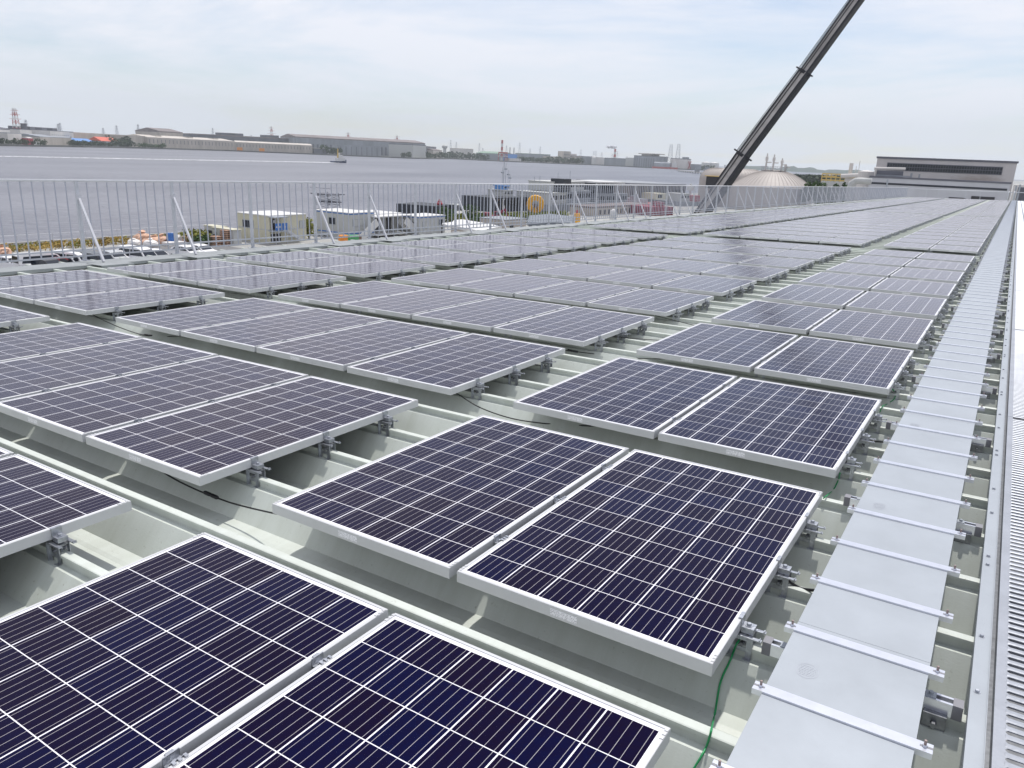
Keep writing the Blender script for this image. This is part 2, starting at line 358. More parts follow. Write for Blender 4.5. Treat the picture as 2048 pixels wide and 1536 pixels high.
for r, yr in enumerate(ROWS):
    for sname, xs in STRIPS:
        for i, xc in enumerate(xs):
            pos = Vector((xc, yr+PLY/2, 0))
            vis = any(in_view(pos+Vector((sx*PWX/2, sy*PLY/2, 0)), 40) for sx in (-1, 1) for sy in (-1, 1))
            if not vis: continue
            if r >= N_IND: far_list.append(pos); continue
            o = proto if first else copy_tree(proto)
            first = False; count += 1
            o.location = pos+Vector((random.gauss(0, 0.0012), random.gauss(0, 0.002), random.gauss(0, 0.0008)))
            o.rotation_euler = (random.gauss(0, 0.0012), random.gauss(0, 0.0015), random.gauss(0, 0.0007))
            names = SIDE[sname]; pn = names[len(xs)-1-i]
            o["label"] = f"{pn} solar panel in the {nth(r+1)} row from the camera, {WIDTH[sname]}"
            o["group"] = 'solar panels on the roof'; ROOFTHINGS.append(o)
fm = frame_mb()
fr = MB(); ce = []
for p in far_list:
    fr.add([(v[0]+p.x, v[1]+p.y, v[2]+p.z) for v in fm.v[:24]], [f for f in fm.f if max(f) < 24])
    hx, hy = PWX/2-0.0118, PLY/2-0.0118
    fr.add([(p.x-hx, p.y-hy, -0.0028), (p.x+hx, p.y-hy, -0.0028), (p.x+hx, p.y+hy, -0.0028), (p.x-hx, p.y+hy, -0.0028)], [(0, 1, 2, 3)], 1)
# the far cells are drawn with the same grid, repeated at the row and column pitch
def far_cell_mat():
    mt = M['cells'].copy(); mt.name = 'solar cells under glass, merged rows'; t = mt.node_tree
    at = N(t, 'ShaderNodeAttribute'); at.attribute_name = 'panel_uv'
    for l in list(t.links):
        if l.from_node.type == 'TEX_COORD':
            to = l.to_socket; t.links.remove(l); t.links.new(at.outputs['Vector'], to)
    return mt
me = fr.mesh('far_panel_field', [M['alu'], far_cell_mat()])
att = me.attributes.new('panel_uv', 'FLOAT_VECTOR', 'POINT')
vals = []
for p in far_list:
    for k in range(28): vals.append(None)
vi = 0
for p in far_list:
    for k in range(28):
        v = me.vertices[vi].co; att.data[vi].vector = (v.x-p.x, v.y-p.y, 0); vi += 1
solo('far_panel_field', me, None, 'distant solar panel rows merging into one grey sheet towards the roof end', 'solar panels', kind='stuff', roof=True)

# ------------------------------------------------------------------ clamps on the ridges
def leg_mb(sgn, xe):
    b = MB(); y = sgn*0.022
    b.box(xe-0.032, xe-0.016, y-0.0015, y+0.0015, -0.147, -0.056).box(xe+0.027, xe+0.048, y-0.0015, y+0.0015, -0.147, -0.056).box(xe-0.016, xe+0.027, y-0.0015, y+0.0015, -0.078, -0.056).box(xe-0.016, xe+0.027, y-0.0015, y+0.0015, -0.120, -0.104)   # web with openings
    b.box(xe-0.034, xe+0.078, min(y, y+sgn*0.016), max(y, y+sgn*0.016), -0.0585, -0.0545)   # top flange
    b.box(xe+0.070, xe+0.0735, min(y, y+sgn*0.016), max(y, y+sgn*0.016), -0.0545, -0.049)   # upturned tip
    b.box(xe-0.032, xe-0.028, min(y, y+sgn*0.012), max(y, y+sgn*0.012), -0.146, -0.060)
    b.box(xe+0.020, xe+0.048, min(y, y+sgn*0.014), max(y, y+sgn*0.014), -0.1475, -0.1435)   # foot lip
    return b
end_clamp = thing('end_clamp', 'x', 'panel clamp')
b = MB(); b.box(0.0008, 0.0038, -0.021, 0.021, -0.033, 0.0035); b.box(-0.0105, 0.0008, -0.021, 0.021, 0.0012, 0.0035)
b.box(0.0038, 0.046, -0.021, 0.021, -0.033, -0.0295); b.box(0.043, 0.046, -0.021, 0.021, -0.050, -0.033); b.box(0.0038, 0.043, -0.0209, -0.0175, -0.050, -0.033)
part('clip', b, M['galv'], end_clamp)
b = MB(); b.lathe([(0.0125, -0.0295), (0.0125, -0.0275)], 12, (0.024, 0, 0)); b.lathe([(0.0085, -0.0275), (0.0085, -0.0195), (0.0070, -0.0185)], 6, (0.024, 0, 0)); b.tube([(0.024, 0, -0.10), (0.024, 0, -0.033)], 0.004, 6)
part('bolt', b, M['galv'], end_clamp)
part('leg', leg_mb(-1, 0.0), M['galv'], end_clamp); part('leg', leg_mb(1, 0.0), M['galv'], end_clamp)
b = MB(); b.tube([(0.012, -0.03, -0.092), (0.012, 0.03, -0.092)], 0.007, 6); b.box(-0.03, 0.044, -0.0195, 0.0195, -0.066, -0.060)
part('saddle', b, M['steel_dark'], end_clamp)
mid_clamp = thing('mid_clamp', 'x', 'panel clamp')
b = MB(); b.box(-0.0165, -0.0135, -0.024, 0.024, -0.05, 0.004); b.box(-0.0135, 0.014, -0.024, 0.024, -0.022, -0.019)
for q in (-0.020, -0.003, 0.014): b.box(0.0135, 0.0265, q, q+0.009, 0.0010, 0.0042)
b.box(0.0125, 0.0150, -0.024, 0.024, -0.05, 0.0008); b.box(-0.0265, -0.0135, -0.012, 0.012, 0.0010, 0.0035)
part('clip', b, M['galv'], mid_clamp)
b = MB(); b.lathe([(0.0085, -0.019), (0.0085, -0.0115), (0.0070, -0.0105)], 6)
part('bolt', b, M['galv'], mid_clamp)
part('leg', leg_mb(-1, -0.01), M['galv'], mid_clamp); part('leg', leg_mb(1, -0.01), M['galv'], mid_clamp)
fe = True; fmid = True; clamp_rest = MB()
NFM = ('nearest', 'middle', 'farthest')
for r, yr in enumerate(ROWS):
    for sname, xs in STRIPS:
        xe = xs[0]+PWX/2
        for j, off in enumerate((0.325, 0.825, 1.325)):
            p = Vector((xe, yr+off, 0))
            if in_view(p, 20):
                if r < 25:
                    o = end_clamp if fe else copy_tree(end_clamp); fe = False
                    o.location = p; o["group"] = 'end clamps along the panel strips'; ROOFTHINGS.append(o)
                    o["label"] = f"{NFM[j]} edge clamp right of the {nth(r+1)} panel row, {WIDTH[sname]}"
                else:
                    clamp_rest.box(p.x, p.x+0.045, p.y-0.022, p.y+0.022, -0.05, -0.02).box(p.x-0.03, p.x+0.05, p.y-0.034, p.y-0.022, -0.147, -0.055).box(p.x-0.03, p.x+0.05, p.y+0.022, p.y+0.034, -0.147, -0.055)
            for i in range(len(xs)-1):
                q = Vector((xs[i]-PWX/2-GAPX/2, yr+off, 0))
                if in_view(q, 20) and r < 12:
                    o = mid_clamp if fmid else copy_tree(mid_clamp); fmid = False
                    o.location = q; o["group"] = 'clamps in the gaps between panels'; ROOFTHINGS.append(o)
                    pr = ('between both panels', ) if sname == 'right' else (('in the right gap', 'in the middle gap', 'in the left gap') if sname == 'middle' else ('in the right gap', 'in the left gap'))
                    o["label"] = f"{NFM[j]} gap clamp {pr[i]}, {nth(r+1)} panel row, {WIDTH[sname]}"
solo('far_panel_clamps', clamp_rest, M['galv'], 'dark specks of clamps along the far panel strip edges', 'panel clamps', kind='stuff', roof=True)

# ------------------------------------------------------------------ cable tray with strapped lid
tray = thing('cable_tray', 'long straight pale metal cable tray with strapped lid beside the right-hand panels', 'cable tray', roof=True)
TX0, TX1, TZ = -0.388, 0.016, 0.0
mb = MB(); mb.box(TX0+0.006, TX1-0.006, 1.0, 117.0, -0.062, -0.006)
part('tray_body', mb, M['galv'], tray)
M['lid_ink'] = mat('faint printed mark', (0.37, 0.39, 0.44), 0.5, var=0.02)
ys = 1.0; li = 0; LID = 1.5
while ys < 116.9:
    ye = min(ys+LID, 117.0)
    b = MB(); b.box(TX0, TX1, ys+0.0008, ye-0.0008, -0.004, TZ); b.box(TX0, TX0+0.0012, ys+0.0008, ye-0.0008, -0.018, -0.004); b.box(TX1-0.0012, TX1, ys+0.0008, ye-0.0008, -0.018, -0.004)
    lid = part('lid', b, M['galv_light'], tray)
    if li in (0, 1, 2):
        b = MB(); cx, cy = -0.30, ys+1.23
        ring_o = [(cx+0.033*math.cos(a*PI/16), cy+0.040*math.sin(a*PI/16)) for a in range(32)]
        vs = [(x, y, TZ+0.0006) for x, y in ring_o]+[(cx+(x-cx)*0.955, cy+(y-cy)*0.955, TZ+0.0006) for x, y in ring_o]
        b.add(vs, [(a, (a+1) % 32, 32+(a+1) % 32, 32+a) for a in range(32)])
        for q in range(7):
            yy = cy+0.026-q*0.0085; w = 0.025*math.sqrt(max(0.1, 1-((yy-cy)/0.036)**2)); x = cx-w
            while x < cx+w:
                l = random.uniform(0.003, 0.010)
                b.box(x, min(x+l, cx+w), yy-0.0012, yy+0.0012, TZ+0.0002, TZ+0.0007); x += l+random.uniform(0.0015, 0.004)
        part('printed_oval', b, M['lid_ink'], lid)
    ys = ye; li += 1
def strap_mb(y, full=True):
    b = MB()
    b.box(-0.418, 0.058, y-0.002, y+0.036, TZ+0.0005, TZ+0.0045)
    b.box(-0.418, 0.058, y-0.008, y-0.002, TZ-0.012, TZ+0.0065, 0)
    if full:
        for x, s in ((-0.398, -1), (0.038, 1)):
            b.box(x-0.016+0.004*s, x+0.016+0.004*s, y+0.013, y+0.021, TZ+0.0045, TZ+0.0051, 1)
            b.lathe([(0.007, TZ+0.0051), (0.007, TZ+0.011)], 6, (x, y+0.017, 0), 0); b.lathe([(0.0038, TZ+0.011), (0.0038, TZ+0.024)], 6, (x, y+0.017, 0), 2)
    return b
srest = MB(); i = 0; y = 1.273
while y < 116.5:
    bb = strap_mb(y, i < 60)
    if i < 100: part('strap', bb, [M['strap'], M['cap'], M['copper']], tray)
    else: srest.add(bb.v, bb.f)
    i += 1; y += 0.388
part('far_straps', srest, M['strap'], tray, kind='stuff')

# tray supports on the ridges
sup = thing('tray_support', 'x', 'support bar')
CX0, CX1, CZ1 = -0.472, 0.118, -0.0625
def chan(b, x0, x1, mi=0):
    b.box(x0, x1, -0.0205, -0.018, CZ1-0.041, CZ1, mi); b.box(x0, x1, 0.018, 0.0205, CZ1-0.041, CZ1, mi); b.box(x0, x1, -0.018, 0.018, CZ1-0.041, CZ1-0.0385, mi)
    b.box(x0, x1, -0.0205, -0.011, CZ1, CZ1+0.0025, mi); b.box(x0, x1, 0.011, 0.0205, CZ1, CZ1+0.0025, mi)
b = MB(); chan(b, CX0, CX1); part('channel', b, M['strap'], sup)
for x, s in ((CX0, -1), (CX1, 1)):
    b = MB(); b.box(min(x-s*0.024, x+s*0.004), max(x-s*0.024, x+s*0.004), -0.0225, 0.0225, CZ1-0.043, CZ1+0.0045); part('end_cap', b, M['cap'], sup)
for x in (CX0+0.10, CX1-0.065):
    b = MB(); b.box(x-0.032, x+0.032, -0.042, -0.0225, -0.1500, -0.0975); b.box(x-0.032, x+0.032, 0.0225, 0.042, -0.1500, -0.0975); b.box(x-0.032, x+0.032, -0.0225, 0.0225, -0.099, -0.0975)
    b.lathe([(0.010, 0), (0.010, 0.014)], 6, (x, 0, -0.1)); b.tube([(x, -0.060, -0.125), (x, -0.042, -0.125)], 0.009, 6)
    part('ridge_clamp', b, M['steel_dark'], sup)
b = MB(); b.box(TX1+0.002, TX1+0.032, -0.016, 0.016, CZ1+0.0026, CZ1+0.006); b.lathe([(0.007, CZ1+0.006), (0.007, CZ1+0.015)], 6, (TX1+0.017, 0, 0)); b.box(TX0-0.032, TX0-0.002, -0.016, 0.016, CZ1+0.0026, CZ1+0.006)
part('hold_down', b, M['galv_light'], sup)
i = 0; y = Y0+2.0
while y < 116:
    o = sup if i == 0 else copy_tree(sup)
    o.location = (0, y, 0); o["group"] = 'support bars under the cable tray'; ROOFTHINGS.append(o)
    o["label"] = f"{nth(i+1)} support bar from the camera under the pale cable tray"
    i += 1; y += 1.5

# ------------------------------------------------------------------ right-hand edge: flashing angle and slotted planks
fl = thing('edge_flashing', 'straight galvanised angle strip with hex bolts between cable tray and slotted walkway', 'flashing', roof=True)
mb = MB(); mb.box(0.134, 0.180, 0.5, 117.5, -0.0575, -0.054); mb.box(0.134, 0.1365, 0.5, 117.5, -0.098, -0.0575); mb.box(0.1795, 0.1815, 0.5, 117.5, -0.054, -0.049)
part('angle_strip', mb, M['galv_light'], fl)
i = 0; y = 1.27
while i < 90:
    b = MB(); b.lathe([(0.0095, -0.054), (0.0095, -0.0525)], 10, (0.152, y, 0)); b.lathe([(0.0065, -0.0525), (0.0065, -0.0465), (0.0054, -0.0455)], 6, (0.152, y, 0))
    part('bolt', b, M['galv'], fl); i += 1; y += (0.36, 0.62, 0.09, 0.53)[i % 4]
PL = 4.0
def plank_mb(wx=0.30, ln=PL):
    b = MB(); e = 0.003; r0, r1 = 0.030, wx-0.030
    b.box(0, r0, e, ln-e, -0.004, 0); b.box(r1, wx, e, ln-e, -0.004, 0)
    b.box(0, 0.003, e, ln-e, -0.05, -0.004); b.box(wx-0.003, wx, e, ln-e, -0.05, -0.004)
    pit = 0.0425; nn = int((ln-2*e)/pit)
    for k in range(nn):
        y = e+k*pit+0.004
        # raised bar between slots: shallow crowned section
        pr = [(y, -0.004), (y+0.0235, -0.004), (y+0.0235, -0.0005), (y+0.018, 0.0022), (y+0.0055, 0.0022), (y, -0.0005)]
        b.extr(pr, 'x', r0, r1)
        for xx, sg in ((r0, 1), (r1, -1)):   # rounded slot ends
            yc = y+0.0235+(pit-0.0235)/2; h = (pit-0.0235)/2
            b.add([(xx, yc-h, -0.0004), (xx+sg*0.007, yc-h, -0.0004), (xx, yc, -0.0004), (xx+sg*0.0015, yc-h*0.35, -0.0004)], [(0, 1, 3, 2)])
            b.add([(xx, yc+h, -0.0004), (xx+sg*0.007, yc+h, -0.0004), (xx, yc, -0.0004), (xx+sg*0.0015, yc+h*0.35, -0.0004)], [(0, 1, 3, 2)])
    return b
pm = plank_mb().mesh('walkway_plank', M['plank'])
for lane, (x0, nm, gp) in enumerate(((0.1985, 'left', 0), (0.512, 'second', 0), (0.826, 'third', 0))):
    for k in range(30):
        y = -1.95+PL*k
        if y > 115: break
        if lane == 2 and y < 50: continue
        o = solo('walkway_plank', pm, None, f"{nth(k+1)} slotted metal walkway plank from the camera, {nm} lane", 'walkway plank', (x0, y, -0.050), group='slotted planks of the roof walkway', roof=True)
mb = MB(); mb.box(0.186, 1.2, -2, 117.6, -0.0985, -0.096)  # sheet added below the planks so their slots read dark
solo('slot_dark_bed', mb, M['steel_dark'], 'dark steel bed added under the slotted walkway planks to darken their slots', 'steel bed', roof=True)
mb = MB()
mb.extr([(1.2, -0.098), (1.2, 0.02), (3.3, 0.10), (3.3, -0.098)], 'y', -3, 117.6)
solo('parapet_cap', mb, M['galv_flat'], 'wide pale sheet metal cap right of the slotted walkway', 'sheet metal cap', roof=True)

# ------------------------------------------------------------------ railing along the river side
fence = thing('railing', 'long galvanised picket railing with slanting braces along the river side of the roof', 'railing', roof=True)
FX, FZ0, FZ1, BAY = -12.49, -0.0985, 1.155, 1.66
yb = 6.755-BAY*4; yend = YF-0.5; nb = int((yend-yb)/BAY)
mb = MB(); mb.tube([(FX, yb, FZ1), (FX, yb+BAY*nb, FZ1)], 0.019, 10); part('top_rail', mb, M['rail_bright'], fence, True)
for z, nm in ((-0.02, 'lower_rail'), (0.075, 'lower_rail')):
    mb = MB(); mb.box(FX-0.012, FX+0.012, yb, yb+BAY*nb, z-0.012, z+0.012); part(nm, mb, M['galv_fence'], fence)
pk = MB()
for j in range(1, 10): pk.tube([(FX, j*BAY/10, -0.02), (FX, j*BAY/10, FZ1-0.02)], 0.0115, 6, caps=False)
pkm = pk.mesh('picket_panel', M['picket'])
po = MB(); po.box(FX-0.024, FX+0.024, -0.024, 0.024, FZ0, FZ1-0.02); po.box(FX-0.07, FX+0.07, -0.07, 0.07, FZ0, FZ0+0.008); pom = po.mesh('post', M['galv_fence'])
br = MB(); br.bar((FX+0.03, 0, 0.895), (-11.95, 0, -0.07), 0.035, 0.035); br.box(FX+0.022, FX+0.05, -0.035, 0.035, 0.86, 0.95); brm = br.mesh('brace', M['brace'])
fp = MB(); fp.box(-11.98, -11.55, -0.26, 0.26, -0.0845, -0.077); fp.box(-11.565, -11.55, -0.26, 0.26, -0.14, -0.0845); fpm = fp.mesh('foot_plate', M['galv_flat'])
for kk in range(nb+1):
    y = yb+kk*BAY
    part('post', pom, None, fence).location = (0, y, 0)
    if kk < nb: part('picket_panel', pkm, None, fence).location = (0, y, 0)
    if (kk-4) % 3 in (0, 1):
        b_ = part('brace', brm, None, fence); b_.location = (0, y, 0)
        f_ = part('foot_plate', fpm, None, b_)
er = thing('end_railing', 'low open white railing across the far end of the roof', 'railing', roof=True)
mb = MB(); mb.tube([(-12.49, YF, 1.0), (3.2, YF, 0.95)], 0.045, 8); part('top_rail', mb, M['galv_fence'], er, True)
for px in (1870, 1893, 1944, 1971, 2024):
    x = -12.3+(px-1838)/(2024-1838)*11.6
    mb = MB(); mb.box(x-0.03, x+0.03, YF-0.03, YF+0.03, -0.14, 0.96); part('post', mb, M['galv_fence'], er)
lad = thing('roof_ladder', 'two bent handrails of a roof ladder at the far right end of the roof', 'ladder', roof=True)
for x in (-0.95, -0.35):
    mb = MB(); mb.tube([(x, YF-1.2, -0.14), (x, YF-1.2, 0.75), (x+0.03, YF-1.0, 1.02), (x+0.05, YF-0.6, 1.08), (x+0.05, YF+0.2, 0.95), (x+0.05, YF+0.3, -0.5)], 0.04, 8); part('handrail', mb, M['galv_fence'], lad, True)
mb = MB(); mb.tube([(-12.57, 98.0, -0.14), (-12.57, 98.0, 1.98), (-12.53, 98.0, 2.05)], [0.085, 0.085, 0.05], 10)
solo('vent_pipe', mb, M['galv_light'], 'white vertical vent pipe rising above the far end of the railing', 'pipe', roof=True)

# ------------------------------------------------------------------ loose cables
def spline(pts, n=10):
    pts = [Vector(p) for p in pts]; out = []
    for i in range(len(pts)-1):
        p0 = pts[max(0, i-1)]; p1 = pts[i]; p2 = pts[i+1]; p3 = pts[min(len(pts)-1, i+2)]
        for k in range(n):
            t = k/n; out.append(0.5*((2*p1)+(p2-p0)*t+(2*p0-5*p1+4*p2-p3)*t*t+(3*p1-p0-3*p2+p3)*t**3))
    out.append(pts[-1]); return out
def cable(px, conn, label, r=0.0042):
    pts = spline([RB(*q) for q in px])
    t = thing('panel_cable', label, 'cable', group='black cables between the panel strips', roof=True)
    part('wire', MB().tube(pts, r, 6), M['black'], t, True)
    if conn is not None:
        a = RB(*conn[0]); c = RB(*conn[1]); d = (c-a)
        part('connector', MB().tube([a, a+d*0.06, a+d*0.45, a+d*0.5, a+d*0.55, a+d*0.94, c], [0.007, 0.0105, 0.0105, 0.008, 0.0105, 0.0105, 0.007], 8), M['black'], t, True)
cable([(300, 925, -.05), (340, 953, -.10), (385, 976, -.15), (422, 991, -.175), (470, 1008, -.18), (545, 1026, -.14), (600, 1035, -.06)], ((408, 984, -.165), (436, 996, -.178)), 'black cable with connector hanging between the second-row middle and right-hand panels')
cable([(880, 770, -.05), (915, 788, -.09), (960, 815, -.16), (1020, 836, -.19), (1080, 846, -.19), (1125, 849, -.18), (1185, 852, -.14), (1230, 850, -.06)], ((1109, 846.5, -.185), (1137, 849, -.178)), 'black cable with connector hanging under the left panel of the third right-hand row')
cable([(1100, 690, -.06), (1130, 700, -.10), (1150, 703, -.13), (1200, 709, -.17), (1260, 716, -.16), (1330, 718, -.08)], ((1135, 700, -.11), (1156, 704, -.135)), 'black cable with connector right of the third middle row, below the fourth right-hand row')
cable([(180, 626, -.06), (200, 637, -.10), (240, 655, -.17), (290, 671, -.20), (330, 673, -.18), (365, 671, -.10)], ((288, 669.5, -.195), (306, 672, -.195)), 'black cable with connector between the fence-side and middle panels, third row')
cable([(1220, 672, -.05), (1260, 676, -.09), (1310, 680, -.10), (1340, 681, -.06)], None, 'thin black cable leaving the clamps of the fourth middle row')
cable([(1310, 631, -.05), (1345, 640, -.09), (1390, 651, -.07)], None, 'thin black cable sloping from the fifth middle row to the right-hand panels')
cable([(1560, 1148, -.07), (1575, 1160, -.08), (1592, 1172, -.10), (1612, 1179, -.10), (1650, 1182, -.06)], None, 'short black cable from second right-hand panel into the cable tray', 0.006)
cable([(1725, 879, -.07), (1745, 882, -.09), (1780, 885, -.07)], None, 'short black cable from third right-hand panel into the cable tray', 0.006)
cable([(1860, 677, -.07), (1868, 679, -.08), (1884, 682, -.06)], None, 'short black cable from fifth right-hand panel into the cable tray', 0.006)
def roof_z(y):
    d = abs((y-Y0+0.25) % PITCHY-0.25)
    if d < 0.021: return Z_SEAM
    if d < 0.048: return Z_FLAT
    return Z_FLAT+(Z_VAL-Z_FLAT)*min(1.0, (d-0.048)/0.112)
def on_roof(px, py, lift=0.011):                     # where the ray meets the ribbed sheet
    a = Vector((0, 0, H_CAM)); d = RB(px, py, -0.05)-a; t = 1.0
    while (a+d*t).z > roof_z((a+d*t).y)+lift and t < 1.4: t += 0.0006
    return a+d*t
def gwire(top, px, label):
    pts = [RB(*q) for q in top]+[on_roof(*q) for q in px]
    solo('earth_wire', MB().tube(spline(pts, 6), 0.0036, 6), M['green_wire'], label, 'wire', group='green earth wires', roof=True, smooth=True)
gwire([(1480, 1278, -.085), (1473, 1288, -.09)], [(1469, 1298), (1464, 1312), (1457, 1328), (1448, 1346), (1441, 1364), (1437, 1382), (1434, 1400), (1431, 1420), (1427, 1440), (1423, 1458), (1419, 1474), (1413, 1492), (1404, 1510), (1392, 1530), (1380, 1550)], 'long green earth wire hanging from the second right-hand panel down the ribs')
gwire([(1783, 776, -.055)], [(1789, 784), (1791, 791), (1788, 798), (1782, 803), (1774, 808), (1766, 812), (1762, 818), (1760, 824)], 'green earth wire loop behind the third right-hand panel')
gwire([(1680, 946, -.06)], [(1678, 956), (1674, 966), (1669, 976), (1662, 984), (1654, 991), (1646, 997)], 'faint green earth wire beside the front of the third right-hand panel')
# ================================================================== THE SURROUNDINGS (level world coordinates)
CFW = ROOF @ CF
def depth(P): return (Vector(P)-CAM).dot(CFW)
def hp(P, px): return px*depth(P)/F_PX              # height in metres of px photo pixels at P
def zat(px, py, P):                                  # height at which the ray through (px,py) passes over P
    d = ray(px, py); return CAM.z + d.z*math.hypot(P[0]-CAM.x, P[1]-CAM.y)/math.hypot(d.x, d.y)
def onx(px, py, x): d = ray(px, py); return CAM+d*((x-CAM.x)/d.x)
def ony(px, py, y): d = ray(px, py); return CAM+d*((y-CAM.y)/d.y)
# ---- materials
def C(name, col, rough=0.65, **k): M[name] = mat(name.replace('_', ' '), col, rough, **k); return M[name]
C('concrete', (0.38, 0.37, 0.35), 0.85, vscale=0.15); C('asphalt', (0.16, 0.16, 0.165), 0.9, vscale=0.2)
C('revet', (0.10, 0.10, 0.11), 0.9, vscale=0.3, var=0.4); C('soil', (0.20, 0.20, 0.14), 0.9, vscale=0.02, var=0.35)
C('white_paint', (0.62, 0.62, 0.61), 0.5, var=0.05); C('cream', (0.55, 0.53, 0.41), 0.55, var=0.05); C('panel_grey', (0.46, 0.47, 0.46), 0.6, var=0.05)
C('bld_white', (0.60, 0.58, 0.56), 0.7, vscale=0.05, var=0.15, stretch=(1, 1, 0.3)); C('bld_beige', (0.44, 0.40, 0.36), 0.75, vscale=0.08, var=0.2, stretch=(1, 1, 0.2)); C('bld_grey', (0.27, 0.29, 0.32), 0.75, vscale=0.06, var=0.25, stretch=(1, 1, 0.2))
C('bld_dark', (0.13, 0.135, 0.16), 0.8, vscale=0.06, var=0.3); C('roof_pale', (0.52, 0.48, 0.43), 0.8, vscale=0.06, var=0.2); C('roof_brown', (0.20, 0.17, 0.17), 0.8, vscale=0.05, var=0.35)
C('roof_green', (0.20, 0.30, 0.23), 0.7); C('shed_brown', (0.20, 0.19, 0.185), 0.7); C('roof_blue', (0.10, 0.25, 0.55), 0.6); C('roof_red', (0.62, 0.12, 0.07), 0.6); C('red_paint', (0.36, 0.05, 0.07), 0.6, var=0.25, vscale=0.8); C('tower_red', (0.42, 0.09, 0.08), 0.7); C('orange', (0.75, 0.28, 0.04), 0.6)
C('yellow', (0.80, 0.40, 0.02), 0.5, var=0.12, vscale=0.8); C('pipe_yellow', (0.58, 0.42, 0.14), 0.6); C('blue', (0.05, 0.16, 0.45), 0.5); C('green_paint', (0.10, 0.38, 0.16), 0.6); C('glass', (0.015, 0.02, 0.03), 0.08, var=0.2)
C('dark', (0.03, 0.03, 0.035), 0.6); C('rubber', (0.015, 0.015, 0.016), 0.8); C('lattice', (0.33, 0.35, 0.40), 0.7); C('hill', (0.030, 0.055, 0.040), 0.95, vscale=0.002, var=0.3)
C('leaf', (0.050, 0.095, 0.028), 0.8, vscale=0.5, var=0.45); C('leaf_far', (0.040, 0.065, 0.030), 0.85, vscale=0.06, var=0.5); C('leaf_yellow', (0.20, 0.21, 0.035), 0.8, vscale=0.7, var=0.4); C('grass', (0.30, 0.21, 0.06), 0.85, vscale=0.3, var=0.5); C('bark', (0.10, 0.075, 0.05), 0.9)
C('sack', (0.62, 0.40, 0.29), 0.8, var=0.15, vscale=1.5); C('tarp', (0.74, 0.72, 0.70), 0.75, var=0.08); C('tank', (0.42, 0.385, 0.36), 0.6, vscale=0.12, var=0.10)
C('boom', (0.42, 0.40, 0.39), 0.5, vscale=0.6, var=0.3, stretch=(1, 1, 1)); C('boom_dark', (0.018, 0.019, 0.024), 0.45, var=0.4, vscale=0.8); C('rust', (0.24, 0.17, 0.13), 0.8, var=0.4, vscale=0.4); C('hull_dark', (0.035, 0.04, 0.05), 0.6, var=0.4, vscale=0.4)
C('roof_slate', (0.17, 0.19, 0.22), 0.7); C('dark_red', (0.22, 0.025, 0.05), 0.6, var=0.3, vscale=0.8); C('car_white', (0.78, 0.78, 0.79), 0.25, var=0.02); C('car_silver', (0.42, 0.44, 0.46), 0.25, var=0.03); C('car_black', (0.015, 0.016, 0.02), 0.2, var=0.1); C('car_red', (0.35, 0.04, 0.05), 0.3, var=0.05); C("foam", (0.92, 0.93, 0.95), 0.8, var=0.05)

# ---- water
def water_mat():
    mt = bpy.data.materials.new('choppy river water'); mt.use_nodes = True; t = mt.node_tree; b = t.nodes['Principled BSDF']
    tcn = N(t, 'ShaderNodeTexCoord')
    def noise(scale, st, det):
        mpn = N(t, 'ShaderNodeMapping'); mpn.inputs['Scale'].default_value = st; t.links.new(tcn.outputs['Object'], mpn.inputs[0])
        n_ = N(t, 'ShaderNodeTexNoise'); n_.inputs['Scale'].default_value = scale; n_.inputs['Detail'].default_value = det; n_.inputs['Roughness'].default_value = 0.6
        t.links.new(mpn.outputs[0], n_.inputs[0]); return n_.outputs[0]
    big = noise(0.012, (1, 0.30, 1), 6); chop = noise(0.5, (1, 0.7, 1), 5)
    r = N(t, 'ShaderNodeValToRGB'); r.color_ramp.elements[0].position = 0.39; r.color_ramp.elements[0].color = (0.075, 0.075, 0.098, 1); r.color_ramp.elements[1].position = 0.61; r.color_ramp.elements[1].color = (0.175, 0.175, 0.200, 1)
    t.links.new(Mth(t, 'ADD', Mth(t, 'MULTIPLY', big, 0.55), Mth(t, 'MULTIPLY', chop, 0.45)), r.inputs[0]); t.links.new(r.outputs[0], b.inputs['Base Color'])
    b.inputs['Roughness'].default_value = 0.32; b.inputs['IOR'].default_value = 1.33
    bp = N(t, 'ShaderNodeBump'); bp.inputs['Strength'].default_value = 0.9; bp.inputs['Distance'].default_value = 0.55
    t.links.new(chop, bp.inputs['Height']); t.links.new(bp.outputs[0], b.inputs['Normal'])
    return mt
mb = MB(); mb.add([(-14000, -3000, WATER_Z), (14000, -3000, WATER_Z), (14000, 16000, WATER_Z), (-14000, 16000, WATER_Z)], [(0, 1, 2, 3)])
structure('water', mb, water_mat())
# ---- near bank, far bank, hills
mb = MB(); shore = [(-95.5, -600), (-95.5, 118), (-104, 124), (-108, 210), (-120, 330), (-128, 420), (-150, 800), (-190, 1700), (-380, 2400), (-380, 6000), (5000, 6000), (5000, -600)]
shore = shore[::-1]
mb.prism(shore, WATER_Z-3, GROUND_Z)
structure('ground', mb, mat('worn concrete yard', (0.33, 0.33, 0.32), 0.9, vscale=0.06, var=0.22, bump=0.1, bscale=2))
mb = MB(); mb.prism([(-88.5, 10), (-62, 10), (-62, 62), (-88.5, 62)], GROUND_Z+0.004, GROUND_Z+0.02)
structure('car_park', mb, M['asphalt'])
mb = MB(); mb.box(-95.9, -95.4, -300, 117, WATER_Z-1, GROUND_Z+0.35); structure('quay_wall', mb, M['concrete'])
wl = [(-60, 290.5), (0, 292), (250, 296), (450, 302), (620, 309), (840, 318), (900, 318), (1000, 323), (1200, 331), (1340, 338), (1430, 342)]
front = [W(x, y, WATER_Z) for x, y in wl]
far_pts = [CAM+Vector(((p-CAM).x, (p-CAM).y, 0)).normalized()*9000 for p in front]
